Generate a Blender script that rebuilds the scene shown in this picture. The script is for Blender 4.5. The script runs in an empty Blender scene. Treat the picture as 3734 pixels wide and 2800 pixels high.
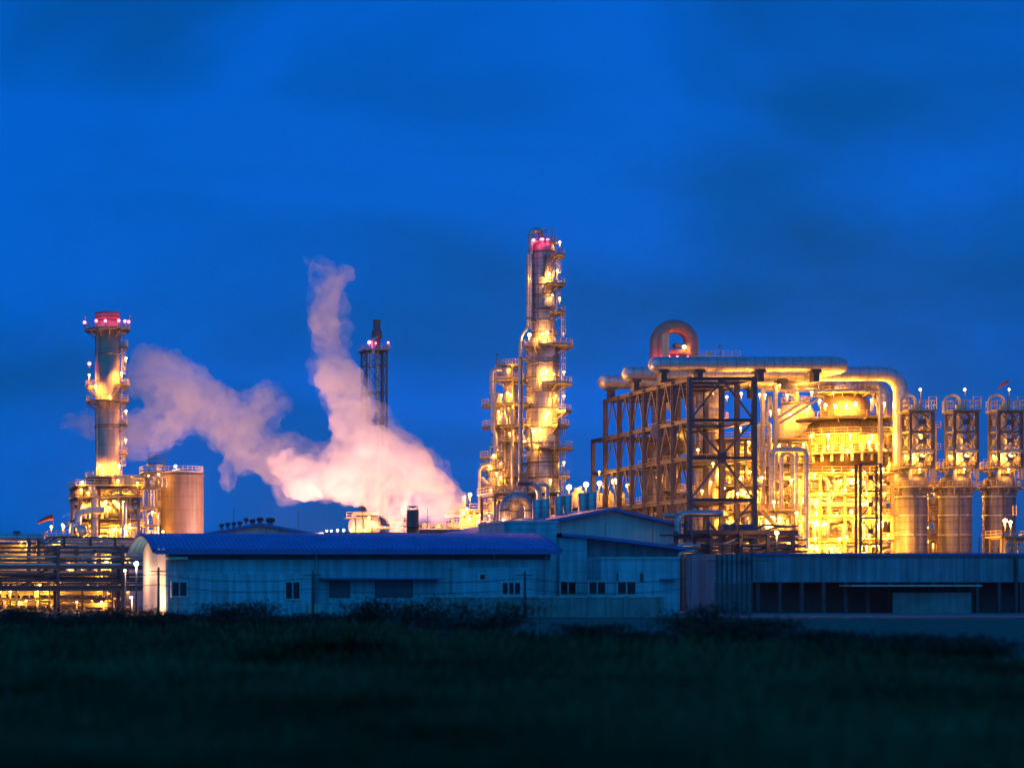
import bpy, math, random
from mathutils import Vector
PI = math.pi
SC = bpy.context.scene
COL = SC.collection
rnd = random.Random(7)

# ------------------------------------------------------------------ camera, sky, exposure
F, X0, Y0, H = 7500.0, -450.0, 2170.0, 2.0       # focal length (px of the photograph), principal point, eye height
cam_data = bpy.data.cameras.new("camera")
cam = bpy.data.objects.new("camera", cam_data)
COL.objects.link(cam)
cam.location = (0, 0, H)
cam.rotation_euler = (PI / 2, 0, 0)
cam_data.sensor_width = 36
cam_data.lens = 36 * F / 3734
cam_data.shift_x = (1867 - X0) / 3734
cam_data.shift_y = (Y0 - 1400) / 3734
cam_data.clip_start, cam_data.clip_end = 0.5, 6000
cam_data.dof.use_dof = True
cam_data.dof.focus_distance = 360
cam_data.dof.aperture_fstop = cam_data.lens / 1000 / 0.20
SC.camera = cam

world = bpy.data.worlds.new("World")
SC.world = world
world.use_nodes = True
nt = world.node_tree
for n in list(nt.nodes):
    nt.nodes.remove(n)
N = nt.nodes.new
L = nt.links.new
out = N('ShaderNodeOutputWorld')
bg = N('ShaderNodeBackground')
sky = N('ShaderNodeTexSky')
sky.sky_type = 'NISHITA'
sky.sun_disc = False
sky.sun_elevation = math.radians(3)
sky.sun_rotation = math.radians(200)
sky.ozone_density = 6
bw = N('ShaderNodeRGBToBW')
L(sky.outputs[0], bw.inputs[0])
tc = N('ShaderNodeTexCoord')
mp = N('ShaderNodeMapping')
mp.inputs['Scale'].default_value = (2.2, 2.2, 5.5)
L(tc.outputs['Generated'], mp.inputs[0])
nz = N('ShaderNodeTexNoise')
nz.inputs['Scale'].default_value = 2.1
nz.inputs['Detail'].default_value = 5
nz.inputs['Roughness'].default_value = 0.45
nz.inputs['Distortion'].default_value = 0.6
L(mp.outputs[0], nz.inputs['Vector'])
cr = N('ShaderNodeValToRGB')
cr.color_ramp.elements[0].position = 0.36
cr.color_ramp.elements[0].color = (0.0, 0.072, 0.29, 1)
cr.color_ramp.elements[1].position = 0.64
cr.color_ramp.elements[1].color = (0.0, 0.115, 0.62, 1)
L(nz.outputs['Fac'], cr.inputs[0])
mr = N('ShaderNodeMapRange')           # keep the sky model's own brightness gradient, in a narrow range
mr.inputs['From Min'].default_value = 0.0
mr.inputs['From Max'].default_value = 4.0
mr.inputs['To Min'].default_value = 0.8
mr.inputs['To Max'].default_value = 1.15
L(bw.outputs[0], mr.inputs[0])
mx = N('ShaderNodeVectorMath')
mx.operation = 'SCALE'
L(cr.outputs[0], mx.inputs[0])
L(mr.outputs[0], mx.inputs['Scale'])
L(mx.outputs[0], bg.inputs['Color'])
bg.inputs['Strength'].default_value = 1.0
L(bg.outputs[0], out.inputs['Surface'])

sun_data = bpy.data.lights.new("afterglow_sun", 'SUN')      # soft blue afterglow from behind the camera
sun_data.energy = 0.45
sun_data.angle = math.radians(70)
sun_data.color = (0.03, 0.58, 1.0)
sun_ob = bpy.data.objects.new("afterglow_sun", sun_data)
COL.objects.link(sun_ob)
sun_ob.rotation_euler = (math.radians(65), 0, math.radians(-20))

SC.view_settings.view_transform = 'Standard'
SC.view_settings.look = 'None'
SC.view_settings.exposure = 0.22
SC.view_settings.gamma = 1
cy = SC.cycles
cy.use_denoising = True
cy.max_bounces = 7
cy.diffuse_bounces = 3
cy.glossy_bounces = 3
cy.volume_bounces = 5
cy.caustics_reflective = False
cy.caustics_refractive = False
cy.sample_clamp_indirect = 4
cy.sample_clamp_direct = 0
cy.use_light_tree = True
cy.volume_step_rate = 2

# ------------------------------------------------------------------ helpers
def W(x, y, D):
    return Vector(((x - X0) / F * D, D, H + (Y0 - y) / F * D))
def XX(x, D): return (x - X0) / F * D
def ZZ(y, D): return H + (Y0 - y) / F * D
def S(p, D): return p * D / F
def RR(w, x, D):                      # radius of an upright cylinder that shows w px wide
    t = (x - X0) / F
    return S(w / 2, D) / math.sqrt(1 + t * t)

class MB:
    def __init__(s): s.v, s.f, s.s = [], [], []
    def add(s, vs, fs, smooth=False):
        b = len(s.v)
        s.v += [tuple(p) for p in vs]
        s.f += [tuple(i + b for i in f) for f in fs]
        s.s += [smooth] * len(fs)
        return s
    def box(s, x0, x1, y0, y1, z0, z1):
        return s.add([(x0,y0,z0),(x1,y0,z0),(x1,y1,z0),(x0,y1,z0),(x0,y0,z1),(x1,y0,z1),(x1,y1,z1),(x0,y1,z1)],
                     [(0,3,2,1),(4,5,6,7),(0,1,5,4),(1,2,6,5),(2,3,7,6),(3,0,4,7)])
    def bar(s, p0, p1, w, h=None, off=(0, 0)):
        p0, p1 = Vector(p0), Vector(p1)
        h = h or w
        d = (p1 - p0)
        if d.length < 1e-6: return s
        d.normalize()
        up = Vector((0, 0, 1)) if abs(d.z) < 0.95 else Vector((0, 1, 0))
        a = d.cross(up).normalized()
        b = a.cross(d).normalized()
        vs = []
        for p in (p0, p1):
            c = p + a * off[0] + b * off[1]
            vs += [c - a*w/2 - b*h/2, c + a*w/2 - b*h/2, c + a*w/2 + b*h/2, c - a*w/2 + b*h/2]
        return s.add(vs, [(0,3,2,1),(4,5,6,7),(0,1,5,4),(1,2,6,5),(2,3,7,6),(3,0,4,7)])
    def hbar(s, p0, p1, w):           # rolled H-section
        t = w * 0.16
        s.bar(p0, p1, w, t, (0, w/2 - t/2))
        s.bar(p0, p1, w, t, (0, -w/2 + t/2))
        s.bar(p0, p1, t, w - 2*t)
        return s
    def tube(s, pts, r, n=10, bend=None, caps=True, seg=6):
        pts = [Vector(p) for p in pts]
        if bend and len(pts) > 2 and not isinstance(r, (list, tuple)):
            q = [pts[0]]
            for i in range(1, len(pts) - 1):
                a, b, c = pts[i-1], pts[i], pts[i+1]
                u, v = (a - b), (c - b)
                k = min(bend, u.length * 0.48, v.length * 0.48)
                u.normalize(); v.normalize()
                ang = u.angle(v)
                if ang > PI - 0.05 or ang < 0.05:
                    q.append(b); continue
                A, B = b + u*k, b + v*k
                rad = k * math.tan(ang/2)
                bis = (u + v).normalized()
                cen = b + bis * (k / math.cos(ang/2))
                e1 = (A - cen).normalized()
                nrm = e1.cross((B - cen)).normalized()
                e2 = nrm.cross(e1)
                tot = PI - ang
                for j in range(seg + 1):
                    th = tot * j / seg
                    q.append(cen + (e1*math.cos(th) + e2*math.sin(th)) * rad)
            q.append(pts[-1])
            pts = q
        rs = r if isinstance(r, (list, tuple)) else [r] * len(pts)
        d0 = (pts[1] - pts[0]).normalized()
        up = Vector((0, 0, 1)) if abs(d0.z) < 0.9 else Vector((0, 1, 0))
        a = d0.cross(up).normalized()
        vs, fs = [], []
        for i, p in enumerate(pts):
            if i == 0: d = d0
            elif i == len(pts) - 1: d = (pts[i] - pts[i-1]).normalized()
            else: d = ((pts[i] - pts[i-1]).normalized() + (pts[i+1] - pts[i]).normalized()).normalized()
            a = (a - d * a.dot(d)).normalized()
            b = d.cross(a)
            for k in range(n):
                th = 2 * PI * k / n
                vs.append(p + (a*math.cos(th) + b*math.sin(th)) * rs[i])
        for i in range(len(pts) - 1):
            for k in range(n):
                k2 = (k + 1) % n
                fs.append((i*n + k, i*n + k2, (i+1)*n + k2, (i+1)*n + k))
        s.add(vs, fs, True)
        if caps:
            m = len(pts) - 1
            s.add(vs[:n], [tuple(range(n - 1, -1, -1))])
            s.add(vs[m*n:], [tuple(range(n))])
        return s
    def lathe(s, cx, cyy, prof, n=32, smooth=True):
        vs, fs = [], []
        for r, z in prof:
            for k in range(n):
                th = 2*PI*k/n
                vs.append((cx + r*math.cos(th), cyy + r*math.sin(th), z))
        for i in range(len(prof) - 1):
            for k in range(n):
                k2 = (k+1) % n
                fs.append((i*n+k, i*n+k2, (i+1)*n+k2, (i+1)*n+k))
        s.add(vs, fs, smooth)
        if prof[0][0] > 1e-3: s.add(vs[:n], [tuple(range(n-1, -1, -1))])
        if prof[-1][0] > 1e-3: s.add(vs[-n:], [tuple(range(n))])
        return s
    def drum(s, p0, p1, r, n=20, dish=0.35):   # closed vessel with dished ends along any axis
        p0, p1 = Vector(p0), Vector(p1)
        d = (p1 - p0).normalized()
        k = r * dish
        pts, rs = [], []
        for t in (0.02, 0.35, 0.7, 0.92):
            pts.append(p0 - d * k * math.sqrt(1 - t*t)); rs.append(r * t)
        pts.append(p0); rs.append(r)
        pts.append(p1); rs.append(r)
        for t in (0.92, 0.7, 0.35, 0.02):
            pts.append(p1 + d * k * math.sqrt(max(0, 1 - t*t))); rs.append(r * t)
        return s.tube(pts, rs, n)
    def sector(s, cx, cyy, z, r0, r1, a0, a1, th=0.18, n=None):   # part-ring plate, angles in degrees
        n = n or max(4, int(abs(a1 - a0) / 12))
        full = abs(a1 - a0) >= 359
        vs, fs = [], []
        for i in range(n + 1):
            a = math.radians(a0 + (a1 - a0) * i / n)
            c, sn = math.cos(a), math.sin(a)
            vs += [(cx+r0*c, cyy+r0*sn, z-th), (cx+r1*c, cyy+r1*sn, z-th), (cx+r1*c, cyy+r1*sn, z), (cx+r0*c, cyy+r0*sn, z)]
        for i in range(n):
            b, e = i*4, i*4 + 4
            for k in range(4):
                k2 = (k+1) % 4
                fs.append((b+k, b+k2, e+k2, e+k))
        if not full: fs += [(3,2,1,0), (n*4, n*4+1, n*4+2, n*4+3)]
        return s.add(vs, fs)
    def rail(s, pts, h=1.15, sp=1.7, r=0.075, closed=False):
        pts = [Vector(p) for p in pts]
        if closed: pts.append(pts[0])
        for a, b in zip(pts[:-1], pts[1:]):
            L_ = (b - a).length
            n = max(1, round(L_ / sp))
            for i in range(n):
                p = a.lerp(b, i / n)
                s.bar(p, p + Vector((0,0,h)), r)
            for hh in (h, h*0.55):
                s.bar(a + Vector((0,0,hh)), b + Vector((0,0,hh)), r)
            s.bar(a + Vector((0,0,0.09)), b + Vector((0,0,0.09)), 0.03, 0.18)
        p = pts[-1]
        s.bar(p, p + Vector((0,0,h)), r)
        return s
    def ladder(s, p, z1, w=0.55, nrm=(0, -1, 0), cage=True):
        p = Vector(p); nv = Vector(nrm).normalized()
        t = Vector((-nv.y, nv.x, 0))
        a, b = p - t*w/2, p + t*w/2
        dz = z1 - p.z
        s.bar(a, a + Vector((0,0,dz)), 0.09); s.bar(b, b + Vector((0,0,dz)), 0.09)
        k = 0.3
        while k < dz:
            s.bar(a + Vector((0,0,k)), b + Vector((0,0,k)), 0.05); k += 0.6
        if cage and dz > 3.5:
            k = 2.4
            hoop = [p + t*0.42*math.cos(q) + nv*0.75*math.sin(q) for q in [PI*j/6 for j in range(7)]]
            while k < dz:
                for u, v in zip(hoop[:-1], hoop[1:]):
                    s.bar(u + Vector((0,0,k)), v + Vector((0,0,k)), 0.06)
                k += 1.3
            for q in (hoop[1], hoop[3], hoop[5]):
                s.bar(q + Vector((0,0,2.4)), q + Vector((0,0,dz)), 0.05)
        return s

def origin(o):
    v = Vector(o.location)
    while o.parent:
        o = o.parent
        v += Vector(o.location)
    return v
def thing(name, label, cat, loc, group=None):
    o = bpy.data.objects.new(name, None)
    o.empty_display_size = 0.5
    o.location = loc
    COL.objects.link(o)
    o['label'] = label; o['category'] = cat
    if group: o['group'] = group
    return o
def part(mb, name, mat, par, label=None):
    org = origin(par)
    me = bpy.data.meshes.new(name)
    me.from_pydata([(v[0]-org.x, v[1]-org.y, v[2]-org.z) for v in mb.v], [], mb.f)
    me.polygons.foreach_set('use_smooth', mb.s)
    me.materials.append(M[mat])
    o = bpy.data.objects.new(name, me)
    COL.objects.link(o)
    o.parent = par
    if label: o['label'] = label
    return o
def solo(mb, name, mat, label, cat, loc, group=None, kind=None):
    loc = Vector(loc)
    me = bpy.data.meshes.new(name)
    me.from_pydata([(v[0]-loc.x, v[1]-loc.y, v[2]-loc.z) for v in mb.v], [], mb.f)
    me.polygons.foreach_set('use_smooth', mb.s)
    me.materials.append(M[mat])
    o = bpy.data.objects.new(name, me)
    o.location = loc
    COL.objects.link(o)
    if label: o['label'] = label
    if cat: o['category'] = cat
    if group: o['group'] = group
    if kind: o['kind'] = kind
    return o
def kids(o): return [c for c in bpy.data.objects if c.parent == o]
def copy_tree(o, par=None):
    ch = kids(o)
    c = o.copy()
    COL.objects.link(c)
    if par: c.parent = par
    for k in ch: copy_tree(k, c)
    return c

# ------------------------------------------------------------------ materials
M = {}
def mat(name, base, rough=0.5, metal=0.0, var=0.25, scale=0.6, streak=0.0, seam=None, seam_dark=0.55, bump=0.0, tint=None, spec=0.5):
    m = bpy.data.materials.new(name)
    m.use_nodes = True
    t = m.node_tree
    b = t.nodes['Principled BSDF']
    b.inputs['Roughness'].default_value = rough
    b.inputs['Metallic'].default_value = metal
    b.inputs['Specular IOR Level'].default_value = spec
    co = t.nodes.new('ShaderNodeTexCoord')
    n = t.nodes.new('ShaderNodeTexNoise')
    n.inputs['Scale'].default_value = scale
    n.inputs['Detail'].default_value = 6
    n.inputs['Roughness'].default_value = 0.6
    t.links.new(co.outputs['Object'], n.inputs['Vector'])
    r = t.nodes.new('ShaderNodeMapRange')
    r.inputs['From Min'].default_value = 0.3; r.inputs['From Max'].default_value = 0.7
    r.inputs['To Min'].default_value = 1 - var; r.inputs['To Max'].default_value = 1 + var * 0.6
    t.links.new(n.outputs['Fac'], r.inputs[0])
    fac = r.outputs[0]
    if streak:
        mp_ = t.nodes.new('ShaderNodeMapping')
        mp_.inputs['Scale'].default_value = (1.6, 1.6, 0.06)
        t.links.new(co.outputs['Object'], mp_.inputs[0])
        n2 = t.nodes.new('ShaderNodeTexNoise')
        n2.inputs['Scale'].default_value = 1.3; n2.inputs['Detail'].default_value = 5
        t.links.new(mp_.outputs[0], n2.inputs['Vector'])
        r2 = t.nodes.new('ShaderNodeMapRange')
        r2.inputs['From Min'].default_value = 0.35; r2.inputs['From Max'].default_value = 0.65
        r2.inputs['To Min'].default_value = 1 - streak; r2.inputs['To Max'].default_value = 1.05
        t.links.new(n2.outputs['Fac'], r2.inputs[0])
        mm = t.nodes.new('ShaderNodeMath'); mm.operation = 'MULTIPLY'
        t.links.new(fac, mm.inputs[0]); t.links.new(r2.outputs[0], mm.inputs[1])
        fac = mm.outputs[0]
    if seam:
        sx = t.nodes.new('ShaderNodeSeparateXYZ')
        t.links.new(co.outputs['Object'], sx.inputs[0])
        for ax, per, wd in seam:
            d = t.nodes.new('ShaderNodeMath'); d.operation = 'DIVIDE'; d.inputs[1].default_value = per
            t.links.new(sx.outputs[ax], d.inputs[0])
            f_ = t.nodes.new('ShaderNodeMath'); f_.operation = 'FRACT'
            t.links.new(d.outputs[0], f_.inputs[0])
            g = t.nodes.new('ShaderNodeMath'); g.operation = 'GREATER_THAN'; g.inputs[1].default_value = wd / per
            t.links.new(f_.outputs[0], g.inputs[0])
            q = t.nodes.new('ShaderNodeMapRange')
            q.inputs['To Min'].default_value = seam_dark; q.inputs['To Max'].default_value = 1
            t.links.new(g.outputs[0], q.inputs[0])
            mm = t.nodes.new('ShaderNodeMath'); mm.operation = 'MULTIPLY'
            t.links.new(fac, mm.inputs[0]); t.links.new(q.outputs[0], mm.inputs[1])
            fac = mm.outputs[0]
    vm = t.nodes.new('ShaderNodeVectorMath'); vm.operation = 'SCALE'
    vm.inputs[0].default_value = base
    t.links.new(fac, vm.inputs['Scale'])
    t.links.new(vm.outputs[0], b.inputs['Base Color'])
    if bump:
        bp = t.nodes.new('ShaderNodeBump'); bp.inputs['Strength'].default_value = bump; bp.inputs['Distance'].default_value = 0.2
        t.links.new(n.outputs['Fac'], bp.inputs['Height'])
        t.links.new(bp.outputs[0], b.inputs['Normal'])
    M[name] = m
    return m
def glow(name, col, strength):
    m = bpy.data.materials.new(name)
    m.use_nodes = True
    b = m.node_tree.nodes['Principled BSDF']
    b.inputs['Base Color'].default_value = (0.8, 0.8, 0.8, 1)
    b.inputs['Emission Color'].default_value = (*col, 1)
    b.inputs['Emission Strength'].default_value = strength
    m.cycles.emission_sampling = 'NONE'
    M[name] = m
mat('stack_shell', (0.50, 0.36, 0.29), 0.6, 0.0, 0.15, 0.4, 0.25, [(2, 6.2, 0.12)], 0.6)
mat('clad_tower', (0.40, 0.36, 0.36), 0.48, 0.3, 0.28, 0.5, 0.35, [(2, 1.5, 0.2), (0, 2.1, 0.12)], 0.6, 0.15)
mat('clad_pipe', (0.55, 0.52, 0.50), 0.36, 0.55, 0.25, 0.6, 0.0, [(0, 1.7, 0.18)], 0.68, 0.2)
mat('clad_riser', (0.50, 0.48, 0.46), 0.36, 0.55, 0.2, 0.6, 0.15, [(2, 1.5, 0.12)], 0.55)
mat('drum_shell', (0.22, 0.19, 0.20), 0.5, 0.25, 0.25, 0.4, 0.4, [(2, 1.4, 0.2)], 0.65)
mat('tank_shell', (0.17, 0.12, 0.095), 0.55, 0.0, 0.2, 0.35, 0.35, [(2, 2.6, 0.1)], 0.6)
mat('steel', (0.10, 0.09, 0.105), 0.5, 0.1, 0.25, 0.8)
mat('steel_dark', (0.07, 0.07, 0.08), 0.55, 0.1, 0.3, 0.8)
mat('galv', (0.42, 0.40, 0.36), 0.45, 0.3, 0.2, 1.0)
mat('rail_paint', (0.55, 0.40, 0.14), 0.5, 0.0, 0.2, 1.0)
mat('deck_plate', (0.20, 0.18, 0.16), 0.6, 0.2, 0.3, 1.2)
mat('cream', (0.58, 0.50, 0.38), 0.5, 0.0, 0.2, 0.6, 0.25, [(0, 1.8, 0.08)], 0.7)
mat('pipe_silver', (0.50, 0.48, 0.45), 0.35, 0.5, 0.2, 1.0)
mat('pipe_dark', (0.12, 0.12, 0.13), 0.45, 0.3, 0.3, 1.0)
mat('arch_red', (0.30, 0.20, 0.17), 0.45, 0.2, 0.25, 0.6)
mat('wall_skylit', (0.22, 0.54, 0.60), 0.6, 0.0, 0.22, 0.35, 0.38, [(2, 1.1, 0.09), (0, 3.6, 0.07)], 0.72)  # blue-green cast of the sky put into the pale wall colour
mat('wall_side', (0.60, 0.56, 0.54), 0.6, 0.0, 0.10, 0.4, 0.15, [(0, 2.2, 0.08)], 0.82)
mat('wall_teal', (0.10, 0.30, 0.34), 0.6, 0.0, 0.25, 0.4, 0.4, [(0, 1.3, 0.09)], 0.75)
mat('roof_blue', (0.09, 0.24, 0.55), 0.38, 0.1, 0.2, 0.5)
mat('fascia_blue', (0.06, 0.16, 0.40), 0.45, 0.1, 0.15, 0.5)
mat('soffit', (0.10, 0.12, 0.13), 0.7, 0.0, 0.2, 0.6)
mat('frame_dark', (0.05, 0.05, 0.055), 0.5, 0.0, 0.2, 1.0)
mat('glass', (0.02, 0.025, 0.03), 0.12, 0.0, 0.2, 1.0)
mat('shutter', (0.10, 0.13, 0.17), 0.55, 0.1, 0.2, 0.8, 0, [(2, 0.22, 0.05)], 0.6)
mat('concrete', (0.30, 0.29, 0.28), 0.8, 0.0, 0.3, 0.4, 0.2)
mat('yard', (0.20, 0.19, 0.18), 0.85, 0.0, 0.35, 0.15)
mat('soil', (0.018, 0.07, 0.036), 0.95, 0.0, 0.7, 0.12, 0, None, 0.5, 0.6, spec=0.1)
mat('water', (0.0, 0.16, 0.13), 0.7, 0.0, 0.3, 0.9, 0, None, 0.5, 0.9, spec=0.0)
mat('grass_blade', (0.022, 0.095, 0.046), 0.8, 0.0, 0.95, 0.11, spec=0.0)
mat('leaf', (0.016, 0.036, 0.02), 0.7, 0.0, 0.6, 1.2, spec=0.2)
mat('bark', (0.06, 0.045, 0.035), 0.9)
mat('orange_paint', (0.75, 0.16, 0.03), 0.6, 0.0, 0.2, 2.0)
mat('sock', (0.80, 0.10, 0.03), 0.8, 0.0, 0.2, 2.0)
SOD = (1.0, 0.37, 0.03)
WHT = (1.0, 0.86, 0.62)
REDC = (1.0, 0.03, 0.12)
glow('bulb_sodium', (1.0, 0.58, 0.16), 9)
glow('bulb_white', (1.0, 0.95, 0.85), 14)
glow('bulb_red', (1.0, 0.12, 0.22), 9)

# ------------------------------------------------------------------ lamps
bulb_me = {}
def bulb_mesh(m):
    if m not in bulb_me:
        mb = MB()
        mb.lathe(0, 0, [(math.sin(PI*i/8) + (1e-4 if i in (0, 8) else 0), -math.cos(PI*i/8)) for i in range(9)], 14)
        me = bpy.data.meshes.new('lamp_bulb')
        me.from_pydata(mb.v, [], mb.f)
        me.polygons.foreach_set('use_smooth', mb.s)
        me.materials.append(M[m])
        bulb_me[m] = me
    return bulb_me[m]
POWER = 0.3
def lamp(par, p, power=3000, col=SOD, size=0.42, post=2.2, down=True, offset=None, m=None):
    """A lamp fixed to its thing: bracket post, hood, glowing bulb and the light that bulb gives."""
    p = Vector(p)
    size *= 0.62 if col != REDC else 0.8
    if col == REDC: power *= 0.3
    org = origin(par)
    mb = MB()
    if post > 0:
        mb.bar(p - Vector((0,0,post)), p - Vector((0,0,size*1.0)), 0.12)
        mb.bar(p - Vector((0,-size*1.1,post*0.4)), p + Vector((0,size*1.1,size)), 0.1)
    mb.lathe(p.x, p.y, [(size*0.25, p.z + size*1.25), (size*0.8, p.z + size*1.05), (size*0.9, p.z + size*0.98)], 10)
    a = part(mb, 'beacon' if col == REDC else 'lamp', 'steel_dark', par)
    m = m or ('bulb_red' if col == REDC else 'bulb_sodium' if col == SOD else 'bulb_white')
    b = bpy.data.objects.new('lamp_bulb', bulb_mesh(m))
    COL.objects.link(b)
    b.parent = a
    b.location = p - org
    b.scale = (size,)*3
    if power > 0:
        ld = bpy.data.lights.new('lamp_light', 'POINT')
        ld.energy = power * POWER
        ld.color = col
        ld.shadow_soft_size = 0.25
        lo = bpy.data.objects.new('lamp_light', ld)
        COL.objects.link(lo)
        lo.parent = a
        lo.location = p - org + Vector(offset or (0, -size*0.6, -(size + 0.3)))
    return a

def pipe(par, pts, r, m='pipe_silver', bend=None, n=10, name='pipe'):
    return part(MB().tube(pts, r, n, bend if bend is not None else r*2.6), name, m, par)

def ring_platform(par, cx, cyy, z, r0, r1, a0, a1, mrail='rail_paint', brackets=True, r=0.075):
    mb = MB().sector(cx, cyy, z, r0, r1, a0, a1)
    n = max(2, int(abs(a1-a0)/30))
    if brackets:
        for i in range(n + 1):
            a = math.radians(a0 + (a1-a0)*i/n)
            c, sn = math.cos(a), math.sin(a)
            mb.bar((cx+r0*c*1.0, cyy+r0*sn, z-1.6), (cx+(r1-0.1)*c, cyy+(r1-0.1)*sn, z-0.28), 0.14)
            mb.bar((cx+r0*c, cyy+r0*sn, z-0.3), (cx+r1*c, cyy+r1*sn, z-0.3), 0.12, 0.22)
    p = part(mb, 'platform', 'deck_plate', par)
    n = max(4, int(abs(a1-a0)/14))
    pts = [(cx+(r1-0.06)*math.cos(math.radians(a0+(a1-a0)*i/n)), cyy+(r1-0.06)*math.sin(math.radians(a0+(a1-a0)*i/n)), z) for i in range(n+1)]
    if abs(a1-a0) < 350:
        e0, e1 = math.radians(a0), math.radians(a1)
        pts = [(cx+r0*math.cos(e0), cyy+r0*math.sin(e0), z)] + pts + [(cx+r0*math.cos(e1), cyy+r0*math.sin(e1), z)]
    part(MB().rail(pts, r=r), 'handrail', mrail, p)
    return p

def rings(par, cx, cyy, items, name, m, h=0.14, out=0.13, n=44):
    for r, z in items:
        part(MB().lathe(cx, cyy, [(r + 0.004, z - h), (r + out, z - h), (r + out, z + h), (r + 0.004, z + h)], n), name, m, par)

def xbrace(par, a, b, c, d, w=0.3, m='steel', gusset=0.0):
    mb = MB().bar(a, c, w, w*0.6).bar(b, d, w*0.9, w*0.55)
    if gusset:
        q = (Vector(a)+Vector(b)+Vector(c)+Vector(d))/4
        u = (Vector(b)-Vector(a)).normalized()*gusset
        mb.bar(q - u, q + u, 0.12, gusset*2)
    return part(mb, 'cross_brace', m, par)

def lattice(par, x0, x1, y0, y1, z0, zs, leg=0.35, br=0.2, m='steel', gusset=0.0, sides=(0, 1, 2, 3), xb=True):
    P = [(x0, y0), (x1, y0), (x1, y1), (x0, y1)]
    for x, y in P:
        part(MB().hbar((x, y, z0), (x, y, zs[-1]), leg), 'leg', m, par)
    z = z0
    for zi in zs:
        for k in sides:
            a, b = P[k], P[(k+1) % 4]
            part(MB().bar((*a, zi), (*b, zi), br*1.2, br*1.4), 'crossbar', m, par)
            if xb:
                xbrace(par, (*a, z), (*b, z), (*b, zi), (*a, zi), br, m, gusset)
        z = zi

# ------------------------------------------------------------------ ground, water, yard
def flat(pts, z, name, m, sub=None):
    mb = MB().add([(x, y, z) for x, y in pts], [tuple(range(len(pts)))])
    return solo(mb, name, m, None, None, (0, 0, 0), kind='structure')
flat([(-2500, -100), (2500, -100), (2500, 5000), (-2500, 5000)], 0.0, 'ground', 'soil')
flat([(-60, 188), (330, 188), (330, 520), (-60, 520)], 0.004, 'yard', 'yard')
wp = [(XX(1560, 150), 178), (XX(3900, 178), 178), (XX(4100, 60), 60), (XX(3700, 57), 57), (XX(3100, 66), 66), (XX(2450, 76), 76), (XX(1950, 84), 84), (XX(1600, 95), 95), (XX(1480, 120), 120)]
flat(wp, 0.008, 'pond', 'water')

# ------------------------------------------------------------------ blue-roofed long shed in front
def corrugated(mb, x0, x1, prof, pitch=0.45, dep=0.13):
    """Sheet whose cross-section (depth, height) is prof, ribbed along x."""
    n = int((x1 - x0) / pitch)
    xs = []
    for i in range(n):
        a = x0 + (x1 - x0) * i / n
        w = (x1 - x0) / n
        xs += [(a, 0), (a + w*0.5, 0), (a + w*0.6, dep), (a + w*0.9, dep)]
    xs.append((x1, 0))
    k = len(prof)
    vs = [(x, y, z + dz) for x, dz in xs for y, z in prof]
    fs = []
    for i in range(len(xs) - 1):
        for j in range(k - 1):
            fs.append((i*k + j, (i+1)*k + j, (i+1)*k + j + 1, i*k + j + 1))
    return mb.add(vs, fs)

def window(par, x0, x1, z0, z1, y, kind='glass', mull=1):
    f = MB()
    t = 0.14
    f.box(x0 - t, x1 + t, y - 0.10, y + 0.12, z1, z1 + t).box(x0 - t, x1 + t, y - 0.14, y + 0.12, z0 - t, z0)
    f.box(x0 - t, x0, y - 0.10, y + 0.12, z0, z1).box(x1, x1 + t, y - 0.10, y + 0.12, z0, z1)
    for i in range(mull):
        xm = x0 + (x1 - x0) * (i + 1) / (mull + 1)
        f.box(xm - 0.06, xm + 0.06, y - 0.08, y - 0.03, z0, z1)
    o = part(f, 'window', 'wall_side' if kind == 'glass' else 'steel', par)
    part(MB().box(x0, x1, y - 0.025, y + 0.02, z0, z1), 'pane' if kind == 'glass' else 'shutter', kind, o)
    return o

D = 200.0
ex0, ex1 = XX(605, D), XX(2006, D)
zw = ZZ(2012, D)
shed = thing('long_shed', 'long pale shed with a curved blue corrugated roof behind the dark field', 'shed', ((ex0+ex1)/2, D + 9, 0), 'low industrial sheds')
prof = []
RD = 9.9
for i in range(15):
    t = -1 + 2*i/14
    prof.append((D + 8.6 + RD*t, ZZ(2006, D) + (ZZ(1949, 208.6) - ZZ(2006, D)) * (1 - abs(t)**2.1)))
rf = part(corrugated(MB(), ex0 - 1.2, ex1 + 0.6, prof), 'roof', 'roof_blue', shed)
for x in (ex0 - 1.3, ex1 + 0.55):                            # verge trims on both ends
    v = MB().tube([(x, a, b - 0.08) for a, b in prof], 0.26, 6)
    part(v, 'verge_trim', 'fascia_blue', rf)
part(MB().box(ex0 - 1.2, ex1 + 0.5, prof[0][0] - 0.22, prof[0][0] + 0.05, prof[0][1] - 0.42, prof[0][1] + 0.02), 'gutter', 'fascia_blue', rf)
part(MB().box(ex0, ex1, D, D + 0.25, 0, zw - 0.15), 'front_wall', 'wall_skylit', shed)
e = MB()
ep = [(D + 0.26, 0.0), (D + 17.2, 0.0)] + [(a, b - 0.25) for a, b in reversed(prof) if D + 0.26 < a < D + 17.2]
ep = [(D + 0.26, 0.0), (D + 17.2, 0.0), (D + 17.2, zw - 0.3)] + ep[2:] + [(D + 0.26, zw - 0.3)]
m_ = len(ep)
e.add([(ex0, a, b) for a, b in ep] + [(ex0 + 0.25, a, b) for a, b in ep],
      [tuple(range(m_)), tuple(range(2*m_ - 1, m_ - 1, -1))] + [(i, i + m_, (i+1) % m_ + m_, (i+1) % m_) for i in range(m_)])
part(e, 'end_wall', 'wall_side', shed)
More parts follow.
